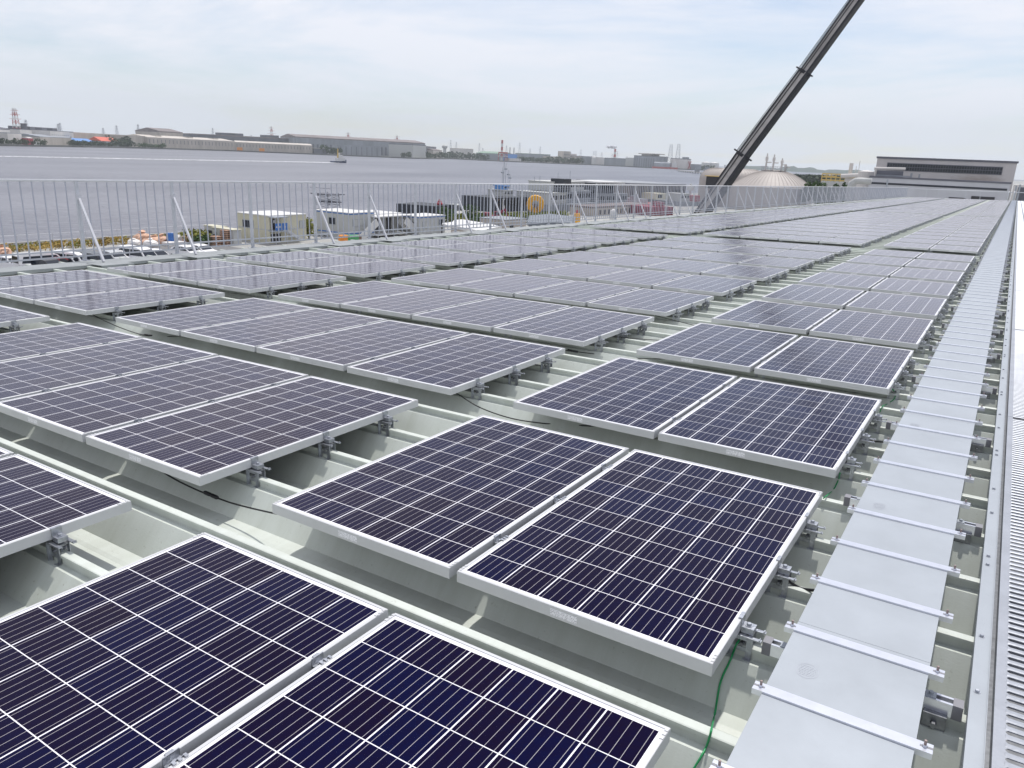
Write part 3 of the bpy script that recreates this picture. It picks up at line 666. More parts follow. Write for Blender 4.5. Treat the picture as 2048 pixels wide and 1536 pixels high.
poly = [(p.x, p.y) for p in front]+[(p.x, p.y) for p in reversed(far_pts)]
area = sum(poly[i][0]*poly[(i+1) % len(poly)][1]-poly[(i+1) % len(poly)][0]*poly[i][1] for i in range(len(poly)))
if area < 0: poly = poly[::-1]
FBZ = WATER_Z+2.2
mb = MB(); mb.prism(poly, WATER_Z-2, FBZ); structure('far_bank', mb, mat('dark far river bank', (0.12, 0.125, 0.12), 0.9, vscale=0.02, var=0.3))
def shore_pt(px):                                     # far waterline point below photo column px
    for (x0, y0), (x1, y1) in zip(wl, wl[1:]):
        if x0 <= px <= x1:
            t = (px-x0)/(x1-x0); a, b = W(x0, y0, WATER_Z), W(x1, y1, WATER_Z)
            d = ray(px, y0+(y1-y0)*t); dd = Vector((d.x, d.y)); ab = Vector((b.x-a.x, b.y-a.y))
            s = ((a.x-CAM.x)*ab.y-(a.y-CAM.y)*ab.x)/(dd.x*ab.y-dd.y*ab.x)
            return Vector((CAM.x+dd.x*s, CAM.y+dd.y*s, FBZ))
def hill(name_label, px0, px1, tops, D, base_z=WATER_Z-2):
    mb = MB(); vs = []; nn = 90
    for i in range(nn+1):
        px = px0+(px1-px0)*i/nn; t = i/nn*(len(tops)-1); k = min(int(t), len(tops)-2); py = tops[k]+(tops[k+1]-tops[k])*(t-k)
        P = WD(px, 330, D); z = zat(px, py, P)+mnoise.noise(Vector((px*0.03, D*0.01, 0)))*18+mnoise.noise(Vector((px*0.13, 1, 0)))*6
        u = Vector((P.x-CAM.x, P.y-CAM.y, 0)).normalized()
        vs += [(P.x-u.x*900, P.y-u.y*900, base_z), (P.x-u.x*300, P.y-u.y*300, base_z+(z-base_z)*0.62), (P.x, P.y, z), (P.x+u.x*900, P.y+u.y*900, base_z)]
    mb.add(vs, [(4*i+j, 4*i+4+j, 4*i+5+j, 4*i+1+j) for i in range(nn) for j in range(3)])
    structure('hills', mb, M['hill'])
hill('', 1380, 2100, [342, 331, 334, 338, 342, 347, 353, 360, 366], 5200)
hill('', -60, 470, [272, 270, 266, 268, 271, 274, 274, 277, 272, 280, 287, 289], 5400)

# ---- builders
def hall(name, label, cat, P0, P1, dep, z0, z1, wall, roofm=None, gable=0.0, group=None, over=0.0, rt=0.4):
    P0, P1 = Vector(P0), Vector(P1); d = P1-P0; L = math.hypot(d.x, d.y); a = math.atan2(d.y, d.x)
    t = thing(name, label, cat, (P0.x, P0.y, z0), a, group); H = z1-z0
    b = MB(); b.box(0, L, 0, dep, 0, H); part('wall', b, wall, t)
    b = MB(); o = over
    if gable > 0: b.extr([(-o, H+0.01), (dep+o, H+0.01), (dep+o, H+rt), (dep/2, H+rt+gable), (-o, H+rt)], 'x', -o, L+o)
    else: b.box(-o-0.02, L+o+0.02, -o-0.02, dep+o+0.02, H+0.01, H+rt)
    part('roof', b, roofm or wall, t)
    return t, L, H
def pane(t, x0, x1, z0, z1, m_='glass', name='window', y=-0.05, th=0.1): b = MB(); b.box(x0, x1, y, y+th, z0, z1); return part(name, b, M[m_], t)
def fhall(name, label, cat, px0, px1, hpx0, back, dep, wall, roofm=None, gable=0.0, lift=0.0, group=None, rt=None):
    A, B = shore_pt(px0), shore_pt(px1); n_ = Vector((B.y-A.y, -(B.x-A.x), 0)).normalized()
    if n_.dot(A-CAM) < 0: n_ = -n_
    uA = Vector(((A-CAM).x, (A-CAM).y, 0)).normalized(); uB = Vector(((B-CAM).x, (B-CAM).y, 0)).normalized()
    A = A+uA*back; B = B+uB*back
    h = hp((A+B)/2, hpx0)
    return hall(name, label, cat, A, B, dep, FBZ, FBZ+h, M[wall], M[roofm] if roofm else None, gable, group, rt=rt if rt else max(0.6, h*0.07))
def leaves(mb, c, rx, ry, rz, n_, s, mi=0):
    for _ in range(n_):
        while True:
            p = Vector((random.uniform(-1, 1), random.uniform(-1, 1), random.uniform(-1, 1)))
            if 0.15 < p.length < 1: break
        if p.length < 0.55 and random.random() < 0.6: p = p.normalized()*random.uniform(0.6, 1)
        q = Vector((c[0]+p.x*rx, c[1]+p.y*ry, c[2]+p.z*rz))
        a = Vector((random.gauss(0, 1), random.gauss(0, 1), random.gauss(0, 1))).normalized(); u = a.orthogonal().normalized()*s*random.uniform(0.5, 1.2); w = a.cross(u).normalized()*s*random.uniform(0.4, 0.9)
        mb.add([q-u-w*0.3, q-w, q+u-w*0.2, q+u*0.2+w], [(0, 1, 2, 3)], mi)
def treeline(label, px0, px1, back, hpx, mtl='leaf_far', n=None):
    mb = MB(); px = px0
    while px < px1:
        P = shore_pt(px); u = Vector(((P-CAM).x, (P-CAM).y, 0)).normalized(); P = P+u*(back+random.uniform(-8, 8)); h = hp(P, hpx)*random.uniform(0.6, 1.05); r = h*random.uniform(0.45, 0.8)
        leaves(mb, (P.x, P.y, FBZ+h*0.52), r, r, h*0.5, 90, h*0.17)
        px += F_PX*r*1.0/depth(P)
    solo('tree_belt', mb, M[mtl], label, 'trees', kind='stuff')
def lattice(name, label, cat, P, z0, z1, w0, w1, m1, m2=None, nseg=8, bw=0.5, group=None, arms=False, rz=0.4):
    t = thing(name, label, cat, (P[0], P[1], z0), rz, group); H = z1-z0; b = MB(); prev = None
    for i in range(nseg+1):
        f = i/nseg; w = (w0+(w1-w0)*f)/2; z = H*f; cs = [Vector((sx*w, sy*w, z)) for sx, sy in ((-1, -1), (1, -1), (1, 1), (-1, 1))]
        mi = (i % 2) if m2 else 0
        if prev:
            for k in range(4): b.bar(prev[k], cs[k], bw, bw, mi); b.bar(prev[k], cs[(k+1) % 4], bw*0.6, bw*0.6, mi)
        for k in range(4): b.bar(cs[k], cs[(k+1) % 4], bw*0.6, bw*0.6, mi)
        prev = cs
    part('mast', b, [M[m1], M[m2 or m1]], t)
    if arms:
        b = MB()
        for f, l in ((0.70, 0.20), (0.82, 0.17), (0.94, 0.13)): b.bar((-H*l, 0, H*f), (H*l, 0, H*f), bw*0.7)
        part('cross_arms', b, M[m1], t)
    return t

# ---- FAR SHORE, from left to right
t, L, H = fhall('factory_hall', 'pale factory block with a dark hipped top at the left edge of the far shore', 'factory', -30, 24, 27, 60, 60, 'bld_white', 'bld_dark', 5)
for k in range(6): pane(t, L*0.08+k*L*0.15, L*0.16+k*L*0.15, H*0.45, H*0.62, 'bld_dark')
t, L, H = fhall('factory_hall', 'low white hall left of the red object on the far shore', 'factory', 18, 46, 20, 40, 40, 'bld_white', 'bld_grey')
t, L, H = fhall('factory_hall', 'long white hall with dark roof vents below the red and white mast', 'factory', 44, 150, 25, 110, 70, 'bld_white', 'bld_dark')
for k, f in enumerate((0.30, 0.52, 0.72)):
    b = MB(); b.box(L*f, L*f+14, 10, 40, H, H+5); part('roof_vent', b, M['bld_dark'], t)
for k in range(12): pane(t, L*(0.04+k*0.08), L*(0.07+k*0.08), H*0.5, H*0.68, 'bld_grey')
t, L, H = fhall('factory_hall', 'grey beige hall behind the shrubs, left of the blue roof', 'factory', 82, 145, 14, 30, 40, 'bld_beige', 'bld_grey', 3)
t, L, H = fhall('factory_hall', 'white office block with small windows left of the blue roof', 'factory', 104, 142, 24, 55, 30, 'bld_white')
for k in range(9):
    for q in range(2): pane(t, L*(0.06+k*0.105), L*(0.10+k*0.105), H*(0.5+q*0.22), H*(0.6+q*0.22), 'bld_grey')
t, L, H = fhall('roofed_shed', 'low shed with a bright blue roof on the far shore', 'shed', 150, 190, 7.5, 25, 22, 'bld_grey', 'roof_blue', 4)
t, L, H = fhall('roofed_shed', 'shed with a bright red orange roof among dark trees on the far shore', 'shed', 204, 238, 9, 28, 22, 'bld_grey', 'roof_red', 6)
t, L, H = fhall('factory_hall', 'long pale hall behind the blue and red roofs on the far shore', 'factory', 130, 262, 21, 150, 60, 'bld_beige', 'roof_pale')
t, L, H = fhall('factory_hall', 'plain beige gable end at the left start of the long warehouse', 'factory', 254, 296, 20, 40, 70, 'bld_beige', 'roof_pale')
t, L, H = fhall('factory_hall', 'brown streaked monitor roof hall rising behind the long warehouse', 'factory', 322, 368, 28, 160, 60, 'bld_beige', 'roof_brown', 6)
t, L, H = fhall('warehouse', 'long beige riverside warehouse with a row of dark door slots on the far shore', 'warehouse', 296, 470, 17, 30, 60, 'bld_beige', 'roof_pale', 4)
for k in range(24): pane(t, L*(0.02+k*0.041), L*(0.026+k*0.041), H*0.45, H*0.85, 'bld_dark', 'door')
for f in (0.15, 0.5, 0.8):
    b = MB(); b.box(L*f, L*f+12, 12, 40, H, H+5); part('roof_vent', b, M['roof_pale'], t)
t, L, H = fhall('warehouse', 'right half of the long beige warehouse with two orange gates on the far shore', 'warehouse', 471, 625, 14.5, 30, 60, 'bld_beige', 'roof_pale', 3)
for k in range(24): pane(t, L*(0.02+k*0.041), L*(0.026+k*0.041), H*0.45, H*0.85, 'bld_dark', 'door')
for f in (0.02, 0.30): pane(t, L*f, L*f+11, 0, H*0.4, 'orange', 'gate')
t, L, H = fhall('factory_hall', 'long low dark brown roofed hall behind the beige warehouse', 'factory', 385, 600, 25, 200, 120, 'bld_dark', 'roof_brown')
for f in (0.28, 0.36, 0.70):
    b = MB(); b.box(L*f, L*f+30, 15, 50, H, H+7); part('roof_vent', b, M['bld_dark'], t)
t, L, H = fhall('rolling_mill', 'huge grey steel mill hall with a long dark roof ridge on the far shore', 'steel mill', 592, 850, 27, 140, 120, 'bld_grey', 'roof_brown', 6)
for k in range(30): pane(t, L*(0.02+k*0.0325), L*(0.034+k*0.0325), H*0.05, H*0.62, 'bld_dark', 'wall_bay')
t, L, H = fhall('rolling_mill', 'paler grey lower hall in front of the huge steel mill', 'steel mill', 676, 762, 17.5, 40, 60, 'bld_grey', 'bld_grey')
for k in range(8): pane(t, L*(0.06+k*0.12), L*(0.075+k*0.12), 0, H*0.9, 'bld_dark', 'wall_bay')
t, L, H = fhall('rolling_mill', 'pale end tower block of the huge steel mill, right end', 'steel mill', 826, 852, 23, 60, 60, 'panel_grey', 'bld_dark')
t, L, H = fhall('rolling_mill', 'small dark annex right of the steel mill, beside the white water tower', 'steel mill', 852, 872, 20, 120, 60, 'bld_dark')
t, L, H = fhall('roofed_shed', 'open shed with pale roof between the beige warehouse and the steel mill', 'shed', 628, 655, 10, 25, 30, 'bld_dark', 'roof_pale')
treeline('green shrubs along the far water edge at the left', -20, 92, 8, 12)
treeline('dark trees below the blue and red roofs on the far shore', 140, 272, 8, 11)
treeline('tall trees right of the red orange roof on the far shore', 222, 262, 40, 20)
treeline('yellow green bank of shrubs in front of the beige warehouse', 280, 332, 8, 9, 'leaf')
treeline('dark tree group left of the steel mill on the far shore', 648, 684, 24, 17)
treeline('small trees at the foot of the steel mill', 806, 820, 20, 12)
treeline('dark tree belt below the white water tower', 856, 975, 15, 13)
treeline('long dark tree belt right of the red and white gantry tower', 1036, 1165, 15, 12)
t, L, H = fhall('roofed_shed', 'low red kiosk by the far water edge at the left', 'shed', 58, 68, 12, 6, 8, 'red_paint', 'bld_white', 1)
t, L, H = fhall('roofed_shed', 'low teal white boat shed right of the red kiosk', 'shed', 69, 80, 6, 6, 8, 'white_paint', 'bld_white')
def far_at(px, back): P = shore_pt(px); u = Vector(((P-CAM).x, (P-CAM).y, 0)).normalized(); return P+u*back
def ftower(name, label, cat, px, top, back, w0, w1, m1, m2=None, nseg=8, bw=0.9, group=None, arms=False):
    P = far_at(px, back); return lattice(name, label, cat, P, FBZ, zat(px, top, P), w0, w1, m1, m2, nseg, bw, group, arms)
ftower('lattice_mast', 'tall red and white lattice mast at the left of the far shore', 'mast', 38, 217, 150, 9, 3, 'tower_red', 'white_paint', 9, 0.6, arms=True)
P = far_at(53, 140); h = zat(53, 247, P)-FBZ
solo('chimney', MB().lathe([(4.6, 0), (4.0, h*0.9), (4.2, h)], 14), M['bld_dark'], 'short dark grey chimney right of the red and white mast', 'chimney', P)
PG = 'power pylons beyond the far shore'
for px, top, back, lab in ((58, 240, 400, 'thin pylon just right of the dark chimney'), (121, 248, 600, 'faint left twin pylon above the white office block'), (125, 246, 650, 'faint right twin pylon above the white office block'), (210, 256, 800, 'short faint pylon above the red orange roof'), (237, 251, 600, 'thin pylon right of the red orange roof'), (280, 249, 500, 'taller grey pylon above the beige gable end'), (428, 256, 700, 'grey pylon above the long beige warehouse'), (469, 268, 900, 'short faint pylon right of the grey warehouse pylon'), (504, 270, 900, 'short faint pylon left of the red white pylon'), (623, 276, 900, 'short pylon above the left end of the steel mill'), (674, 275, 900, 'short pylon above the middle of the steel mill'), (724, 280, 900, 'small pylon right of the mill middle pylon'), (901, 280, 700, 'red tinted pylon right of the white water tower'), (912, 284, 700, 'grey pylon, second right of the water tower'), (940, 298, 900, 'low pylon between water tower and gantry'), (958, 286, 700, 'pale pylon left of the red and white gantry'), (965, 296, 900, 'short pylon just left of the gantry tower'), (1012, 291, 700, 'thin pylon just right of the gantry tower'), (1038, 285, 600, 'tall grey pylon right of the gantry'), (1059, 297, 900, 'short pylon left of the reddish pylon above the tree belt'), (1079, 293, 700, 'reddish pylon above the long tree belt'), (1086, 308, 900, 'tiny pylon right of the reddish pylon'), (1140, 304, 900, 'short pylon above the left of the distant town'), (1160, 299, 700, 'red white pylon above the distant town'), (1186, 302, 700, 'left of two pale pylons above the distant town'), (1190, 302, 750, 'right of two pale pylons above the distant town'), (1202, 304, 700, 'pale pylon midway between town and smoking chimney'), (1223, 307, 800, 'short pylon just left of the smoking chimney'), (1233, 302, 800, 'thin pylon just right of the smoking chimney'), (1252, 312, 900, 'low pylon left of the grey riverside block')):
    ftower('power_pylon', lab, 'pylon', px, top, back, 9, 1.6, 'lattice', None, 7, 0.36, PG, arms=True)
for px, top, lab in ((545, 253, 'tallest red and white pylon above the beige warehouse'), (697, 265, 'red and white pylon above the left half of the steel mill'), (794, 271, 'red and white pylon above the right half of the steel mill')):
    ftower('lattice_mast', lab, 'mast', px, top, 500, 12, 2.0, 'tower_red', 'white_paint', 9, 0.6, 'red and white pylons behind the mill', arms=True)
P = far_at(889, 60); h = zat(889, 290, P)-FBZ
wt = thing('water_tower', 'pale grey water tower with a wide head right of the steel mill', 'water tower', P)
part('shaft', MB().lathe([(6.5, 0), (4.6, h*0.25), (4.2, h*0.72)], 16), M['panel_grey'], wt); part('tank_head', MB().lathe([(4.3, h*0.72), (7.6, h*0.80), (7.6, h*0.93), (4, h)], 16), M['panel_grey'], wt)
t, L, H = fhall('factory_hall', 'pale low factory block with roof pipes right of the white water tower', 'factory', 900, 928, 18, 80, 40, 'bld_white', 'roof_pale')
t, L, H = fhall('factory_hall', 'brownish low houses left of the water tower foot', 'factory', 866, 884, 14, 40, 30, 'bld_beige', 'roof_brown', 3)
t, L, H = fhall('factory_hall', 'low pale green roofed hall left of the gantry tower', 'factory', 952, 1000, 12, 90, 60, 'bld_grey', 'roof_green', 5)
P = far_at(1003, 25); h = zat(1003, 280, P)-FBZ
gt = thing('gantry_tower', 'red and white striped chimney with a lattice gantry at its foot on the far shore', 'tower', P, 0.5)
b = MB()
for k in range(6): b.lathe([(3.4-0.14*k, h*k/6), (3.4-0.14*(k+1), h*(k+1)/6)], 12, mi=(k+1) % 2)
part('stack', b, [M['tower_red'], M['white_paint']], gt)
b = MB()
for x in (-9, 9, 15):
    for y in (-5, 5): b.bar((x, y, 0), (x*0.92, y, h*0.42), 1.1, mi=0); b.bar((x, y, h*0.2), (-x*0.2, y, h*0.42), 0.7, mi=1)
b.box(-9, 15, -5.5, 5.5, h*0.36, h*0.42, 0); b.box(-10, 16, -6, 6, h*0.2, h*0.23, 1)
part('gantry', b, [M['tower_red'], M['white_paint']], gt)
t, L, H = fhall('factory_hall', 'blue grey plant block just right of the gantry tower', 'factory', 1014, 1034, 13, 20, 20, 'roof_blue', 'bld_grey')
b = MB()
for f in (0.4, 0.8): b.lathe([(1.4, H), (1.2, H*2.0)], 8, (L*f, 8, 0))
part('stack', b, M['bld_grey'], t)
t, L, H = fhall('roofed_shed', 'white low quay shed right of the blue grey plant block', 'shed', 1018, 1042, 5, 8, 20, 'bld_white', 'white_paint')
for i, (a, b_, hh, bk, w_, rf, lab) in enumerate(((1126, 1140, 21, 120, 'bld_beige', None, 'brownish apartment block, leftmost of the distant town'), (1139, 1152, 17, 120, 'bld_white', None, 'pale block, second from left in the distant town'), (1151, 1172, 14, 90, 'bld_beige', 'roof_brown', 'low brownish block right of the pale town block'), (1172, 1190, 14, 60, 'bld_grey', None, 'grey quay plant left of the white rounded tank roof'), (1186, 1208, 13, 40, 'bld_white', None, 'pale plant block below the two pale pylons'), (1205, 1250, 13, 40, 'bld_grey', 'bld_dark', 'dark grey plant below the smoking chimney'), (1096, 1128, 11, 120, 'bld_beige', 'roof_pale', 'low pale row left of the distant town'), (1040, 1100, 14, 220, 'bld_grey', 'roof_green', 'long low green roofed hall behind the tree belt'))):
    t, L, H = fhall('town_block', lab, 'building', a, b_, hh, bk, 30, w_, rf)
    if i < 3:
        for k in range(6):
            for q in range(3): pane(t, L*(0.08+k*0.15), L*(0.15+k*0.15), H*(0.2+q*0.25), H*(0.32+q*0.25), 'bld_dark')
P = far_at(1187, 45); solo('storage_dome', MB().lathe([(7, 0), (7, hp(P, 13)), (4, hp(P, 15.5)), (0.3, hp(P, 16.5))], 16), M['white_paint'], 'white rounded tank top among the distant town blocks', 'tank', P, smooth=False)
P = far_at(1228, 160); h = zat(1228, 298, P)-FBZ
ch = thing('chimney', 'slim red and white chimney giving off white smoke on the far shore', 'chimney', P)
b = MB()
for k in range(6): b.lathe([(4.6-0.3*k, h*k/6), (4.6-0.3*(k+1), h*(k+1)/6)], 12, mi=(k+1) % 2)
part('stack', b, [M['tower_red'], M['white_paint']], ch)
b = MB(); leaves(b, (-14, 4, h+6), 17, 7, 3.6, 500, 2.6); leaves(b, (-3, 0, h+4), 5, 4, 3, 120, 2.0)
solo('smoke', b, M['foam'], 'small white smoke puff blowing left from the slim red chimney', 'smoke', P, kind='stuff')
t, L, H = fhall('grain_silo', 'large blue grey riverside block with a flat pale roof structure on top', 'silo', 1266, 1310, 20, 10, 60, 'bld_grey', 'bld_dark')
for k in range(9): pane(t, L*(0.05+k*0.105), L*(0.075+k*0.105), 0, H*0.85, 'bld_dark', 'wall_bay')
b = MB(); b.box(L*0.25, L*0.70, 10, 50, H, H*1.22); b.box(L*0.15, L*0.9, 5, 55, H*1.22, H*1.30); part('roof_house', b, M['bld_beige'], t)
t, L, H = fhall('grain_silo', 'low pale block behind the left side of the blue grey riverside block', 'silo', 1250, 1268, 15, 40, 40, 'panel_grey')
# ship moored at the silo
A, B = shore_pt(1302), shore_pt(1352); d = B-A; L = d.length; a = math.atan2(d.y, d.x)
uA = Vector(((A-CAM).x, (A-CAM).y, 0)).normalized()*26
sh = thing('cargo_ship', 'grey cargo ship with a dark red hull moored right of the riverside block', 'ship', (A.x-uA.x, A.y-uA.y, WATER_Z), a)
b = MB(); b.prism([(0, 6), (6, 0), (L-18, 0), (L, 9), (L-18, 18), (6, 18), (0, 12)], -1, 4.5); part('hull', b, M['tower_red'], sh)
b = MB(); b.extr([(1, 4.6), (17, 4.6), (15, 14), (9, 17), (3, 14)], 'x', 6, L*0.72); part('cargo_cover', b, M['bld_grey'], sh)
b = MB(); b.box(L*0.80, L*0.92, 3, 15, 4.6, 16); b.box(L*0.83, L*0.89, 6, 12, 16, 20); part('deckhouse', b, M['white_paint'], sh)
b = MB(); b.bar((L*0.3, 9, 16), (L*0.42, 9, 30), 0.9); b.bar((L*0.45, 9, 16), (L*0.56, 9, 29), 0.9); part('derrick', b, M['lattice'], sh)
for px, top, lab in ((1338, 289, 'left of the two tall grey lattice towers behind the cargo ship'), (1353, 288, 'right of the two tall grey lattice towers behind the cargo ship')):
    ftower('lattice_mast', lab, 'mast', px, top, 60, 15, 6, 'lattice', None, 9, 0.75, 'twin lattice towers')
t, L, H = fhall('factory_hall', 'cream white industrial block with dark roof plant right of the two lattice towers', 'factory', 1345, 1380, 18, 8, 40, 'bld_white', 'bld_dark')
b = MB(); b.box(L*0.6, L*0.9, 5, 25, H, H*1.25); part('roof_house', b, M['bld_grey'], t)
b = MB(); b.bar((L*1.0, -3, 0), (L*0.86, -3, H*0.8), 1.8); b.bar((L*0.86, -3, 0), (L*1.0, -3, H*0.8), 1.8); part('red_crane', b, M['red_paint'], t)
t, L, H = fhall('factory_hall', 'low grey pipe racks right of the cream white industrial block', 'factory', 1380, 1402, 9, 10, 20, 'bld_grey', 'bld_dark')
for px, lab in ((1411, 'left of two white flat oil tanks beyond the far pier'), (1427, 'right of two white flat oil tanks beyond the far pier')):
    P = far_at(px, 160); solo('oil_tank', MB().lathe([(13, 0), (13, hp(P, 13)), (0.5, hp(P, 15))], 20), M['white_paint'], lab, 'tank', P, group='white oil tanks')
P0 = W(1352, 343, WATER_Z); P1 = W(1425, 351, WATER_Z)
pr_ = thing('pier', 'low dark pier reaching into the river before the white oil tanks', 'pier', (P0.x, P0.y, WATER_Z), math.atan2(P1.y-P0.y, P1.x-P0.x)); L = math.hypot(P1.x-P0.x, P1.y-P0.y)
b = MB(); b.box(0, L, 0, 7, 1.8, 2.8); part('deck', b, M['concrete'], pr_)
b = MB()
for k in range(14): b.lathe([(0.6, -2), (0.6, 1.8)], 8, (L*(k+0.5)/14, 3.5, 0))
part('piles', b, M['rubber'], pr_)
b = MB(); b.box(L*0.55, L*0.6, 1, 6, 2.8, 8); b.box(L*0.8, L*0.83, 1, 6, 2.8, 12); part('mooring_house', b, M['bld_grey'], pr_)
treeline('dark green shore trees below the white oil tanks', 1392, 1428, 30, 9)

# ---- tugboat with its wake
P = W(678, 325.5, WATER_Z); u = Vector(((P-CAM).x, (P-CAM).y)).normalized()
ttl = hp(P, 38); a = math.atan2(-u.x, u.y) if False else math.atan2((W(697, 326, WATER_Z)-W(660, 325, WATER_Z)).y, (W(697, 326, WATER_Z)-W(660, 325, WATER_Z)).x)
tug = thing('tugboat', 'small tugboat with white cabin and yellow mast crossing the river', 'tugboat', P, a); l = ttl/2
b = MB(); hw = ttl*0.14
sect = [(-1.0, 0.75, 1.5), (-0.6, 0.95, 1.45), (0.1, 1.0, 1.6), (0.6, 0.8, 2.2), (0.88, 0.4, 2.9), (1.0, 0.05, 3.3)]
vs = []
for f, w, z in sect: vs += [(l*f*0.97, -hw*w*0.8, -0.5), (l*f, -hw*w, z), (l*f, hw*w, z), (l*f*0.97, hw*w*0.8, -0.5)]
b.add(vs, [(4*i+j, 4*i+4+j, 4*i+5+j, 4*i+1+j) for i in range(5) for j in range(3)]+[(0, 1, 2, 3), (23, 22, 21, 20)])
M['hull_blue'] = mat('dark blue hull', (0.02, 0.04, 0.10), 0.5); part('hull', b, M['hull_blue'], tug)
b = MB(); b.box(-l*0.35, l*0.68, -hw*0.75, hw*0.75, 1.4, 5.0); b.box(-l*0.08, l*0.45, -hw*0.6, hw*0.6, 5.0, 7.8); b.box(0.02*l, l*0.32, -hw*0.5, hw*0.5, 7.8, 10.2); part('cabin', b, M['white_paint'], tug)
b = MB(); b.box(l*0.06, l*0.33, -hw*0.51, hw*0.51, 8.5, 9.5); part('window', b, M['glass'], tug)
b = MB(); b.bar((-l*0.12, 0, 4.2), (-l*0.12, 0, hp(P, 27)), 0.75); b.bar((-l*0.22, 0, 4.2), (-l*0.12, 0, 14), 0.6); part('mast', b, M['pipe_yellow'], tug)
mb = MB(); ends = [W(x, y, WATER_Z) for x, y in ((664, 325.3), (600, 324), (520, 322.4), (400, 320.3), (250, 317.5), (100, 314.6), (-60, 311.5))]
line = []
for i in range(len(ends)-1):
    for k in range(30): line.append(ends[i].lerp(ends[i+1], k/30))
for i, p in enumerate(line):
    tt = i/len(line); w0 = (2.0+3.2*tt)*1.5
    for _ in range(26 if tt < 0.2 else 13):
        q = p+Vector((random.uniform(-8, 8), random.gauss(0, w0), 0.05+random.random()*0.12)); s = random.uniform(0.5, 2.2)*(1.25-0.4*tt)
        mb.add([q+Vector((-s*1.6, 0, 0)), q+Vector((0, -s*0.5, 0)), q+Vector((s*1.6, 0.1, 0)), q+Vector((0.2, s*0.5, 0))], [(0, 1, 2, 3)])
solo('boat_wake', mb, M['foam'], 'long thin white wake trailing left behind the tugboat', 'wake', kind='stuff')

# ---- crane boom beyond the railing
D = 62.0
A = WD(1400, 440, D); bot = WD(1440, 382, D); c1 = WD(1487.5, 311, D); c2 = WD(1610.5, 145, D); top = WD(1716, 0, D)
ax = (top-bot).normalized(); u = Vector(((bot-CAM).x, (bot-CAM).y, 0)).normalized(); side = ax.cross(u).normalized(); nrm = side.cross(ax).normalized()
start = bot-ax*((bot.z-(GROUND_Z+3.2))/ax.z)
cr_ = thing('mobile_crane', 'mobile crane with a long dark telescopic boom slanting up behind the railing', 'crane', (start.x, start.y, GROUND_Z))
def sect(a, b_, w, h, nm):                           # local: along axis; boom box turned so a flank and the belly show
    base = Vector((start.x, start.y, GROUND_Z)); b = MB()
    th = math.radians(24); s2 = side*math.cos(th)+nrm*math.sin(th); n2 = nrm*math.cos(th)-side*math.sin(th)
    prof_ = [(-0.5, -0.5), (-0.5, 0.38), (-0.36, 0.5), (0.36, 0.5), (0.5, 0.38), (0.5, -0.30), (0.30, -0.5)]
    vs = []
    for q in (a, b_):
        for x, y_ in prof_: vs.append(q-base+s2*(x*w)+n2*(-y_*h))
    k = len(prof_); b.add(vs, [tuple(range(k)), tuple(range(2*k-1, k-1, -1))], 1); mi = [1, 1, 0, 1, 1, 1, 1]  # all but the flank dark: belly shade painted into the colour
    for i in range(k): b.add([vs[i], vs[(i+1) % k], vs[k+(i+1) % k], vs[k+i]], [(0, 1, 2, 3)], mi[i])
    return b, s2, n2, base
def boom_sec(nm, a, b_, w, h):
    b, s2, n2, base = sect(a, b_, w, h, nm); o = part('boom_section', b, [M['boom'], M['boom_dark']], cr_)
    # dark flanges along the flank, the widest painting in the belly's shade
    s = MB(); L = (b_-a).length
    for off, ww in ((-0.43, 0.12), (0.47, 0.05), (0.16, 0.035)):
        p, q = a-base+s2*(w*off)+n2*(-h*0.5), b_-base+s2*(w*off)+n2*(-h*0.5)
        vs = [p-s2*w*ww-n2*0.02, p+s2*w*ww-n2*0.02, p+s2*w*ww-n2*0.10+n2*0.02, p-s2*w*ww-n2*0.10+n2*0.02]; vs += [v+(q-p) for v in vs]
        s.add(vs, [(0, 1, 2, 3), (7, 6, 5, 4), (0, 4, 5, 1), (1, 5, 6, 2), (2, 6, 7, 3), (3, 7, 4, 0)])
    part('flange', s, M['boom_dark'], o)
    return s2, n2, base
sc_ = D/F_PX*1.03
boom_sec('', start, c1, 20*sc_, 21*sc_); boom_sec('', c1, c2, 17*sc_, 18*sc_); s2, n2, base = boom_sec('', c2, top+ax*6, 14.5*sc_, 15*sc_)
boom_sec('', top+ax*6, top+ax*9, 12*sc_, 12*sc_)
for c_, w in ((c1, 21), (c2, 18)):
    b = MB(); p = c_-base
    b.bar(p-ax*0.16, p+ax*0.06, w*sc_*1.06, w*sc_*1.06); b.bar(p-s2*w*sc_*0.95-n2*0.2, p+s2*w*sc_*0.95-n2*0.2, 0.10); part('collar', b, M['boom_dark'], cr_)
b = MB(); b.tube([c1-base+s2*0.62, c2-base+s2*0.54, top-base+s2*0.46+ax*8.8], 0.022, 5); b.tube([c1-base+s2*0.70, c2-base+s2*0.62, top-base+s2*0.52+ax*8.8], 0.022, 5); part('wire_rope', b, M['rubber'], cr_)
b = MB(); b.box(-1.6, 1.6, -1.4, 5.0, 1.5, 3.4); b.box(-1.5, 1.5, 3.0, 5.2, 1.5, 3.8); part('turntable', b, M['yellow'], cr_)
b = MB(); b.box(-1.4, 1.4, -7, 7, 0.9, 1.5); b.box(-1.4, 1.4, -8.4, -6, 0.9, 2.8); part('carrier', b, M['yellow'], cr_)
for yy in (-6, -4.3, 3.5, 5.2, 6.8):
    for xx in (-1.25, 1.25): b = MB(); b.tube([(xx-0.25, yy, 0.65), (xx+0.25, yy, 0.65)], 0.65, 14); part('wheel', b, M['rubber'], cr_)

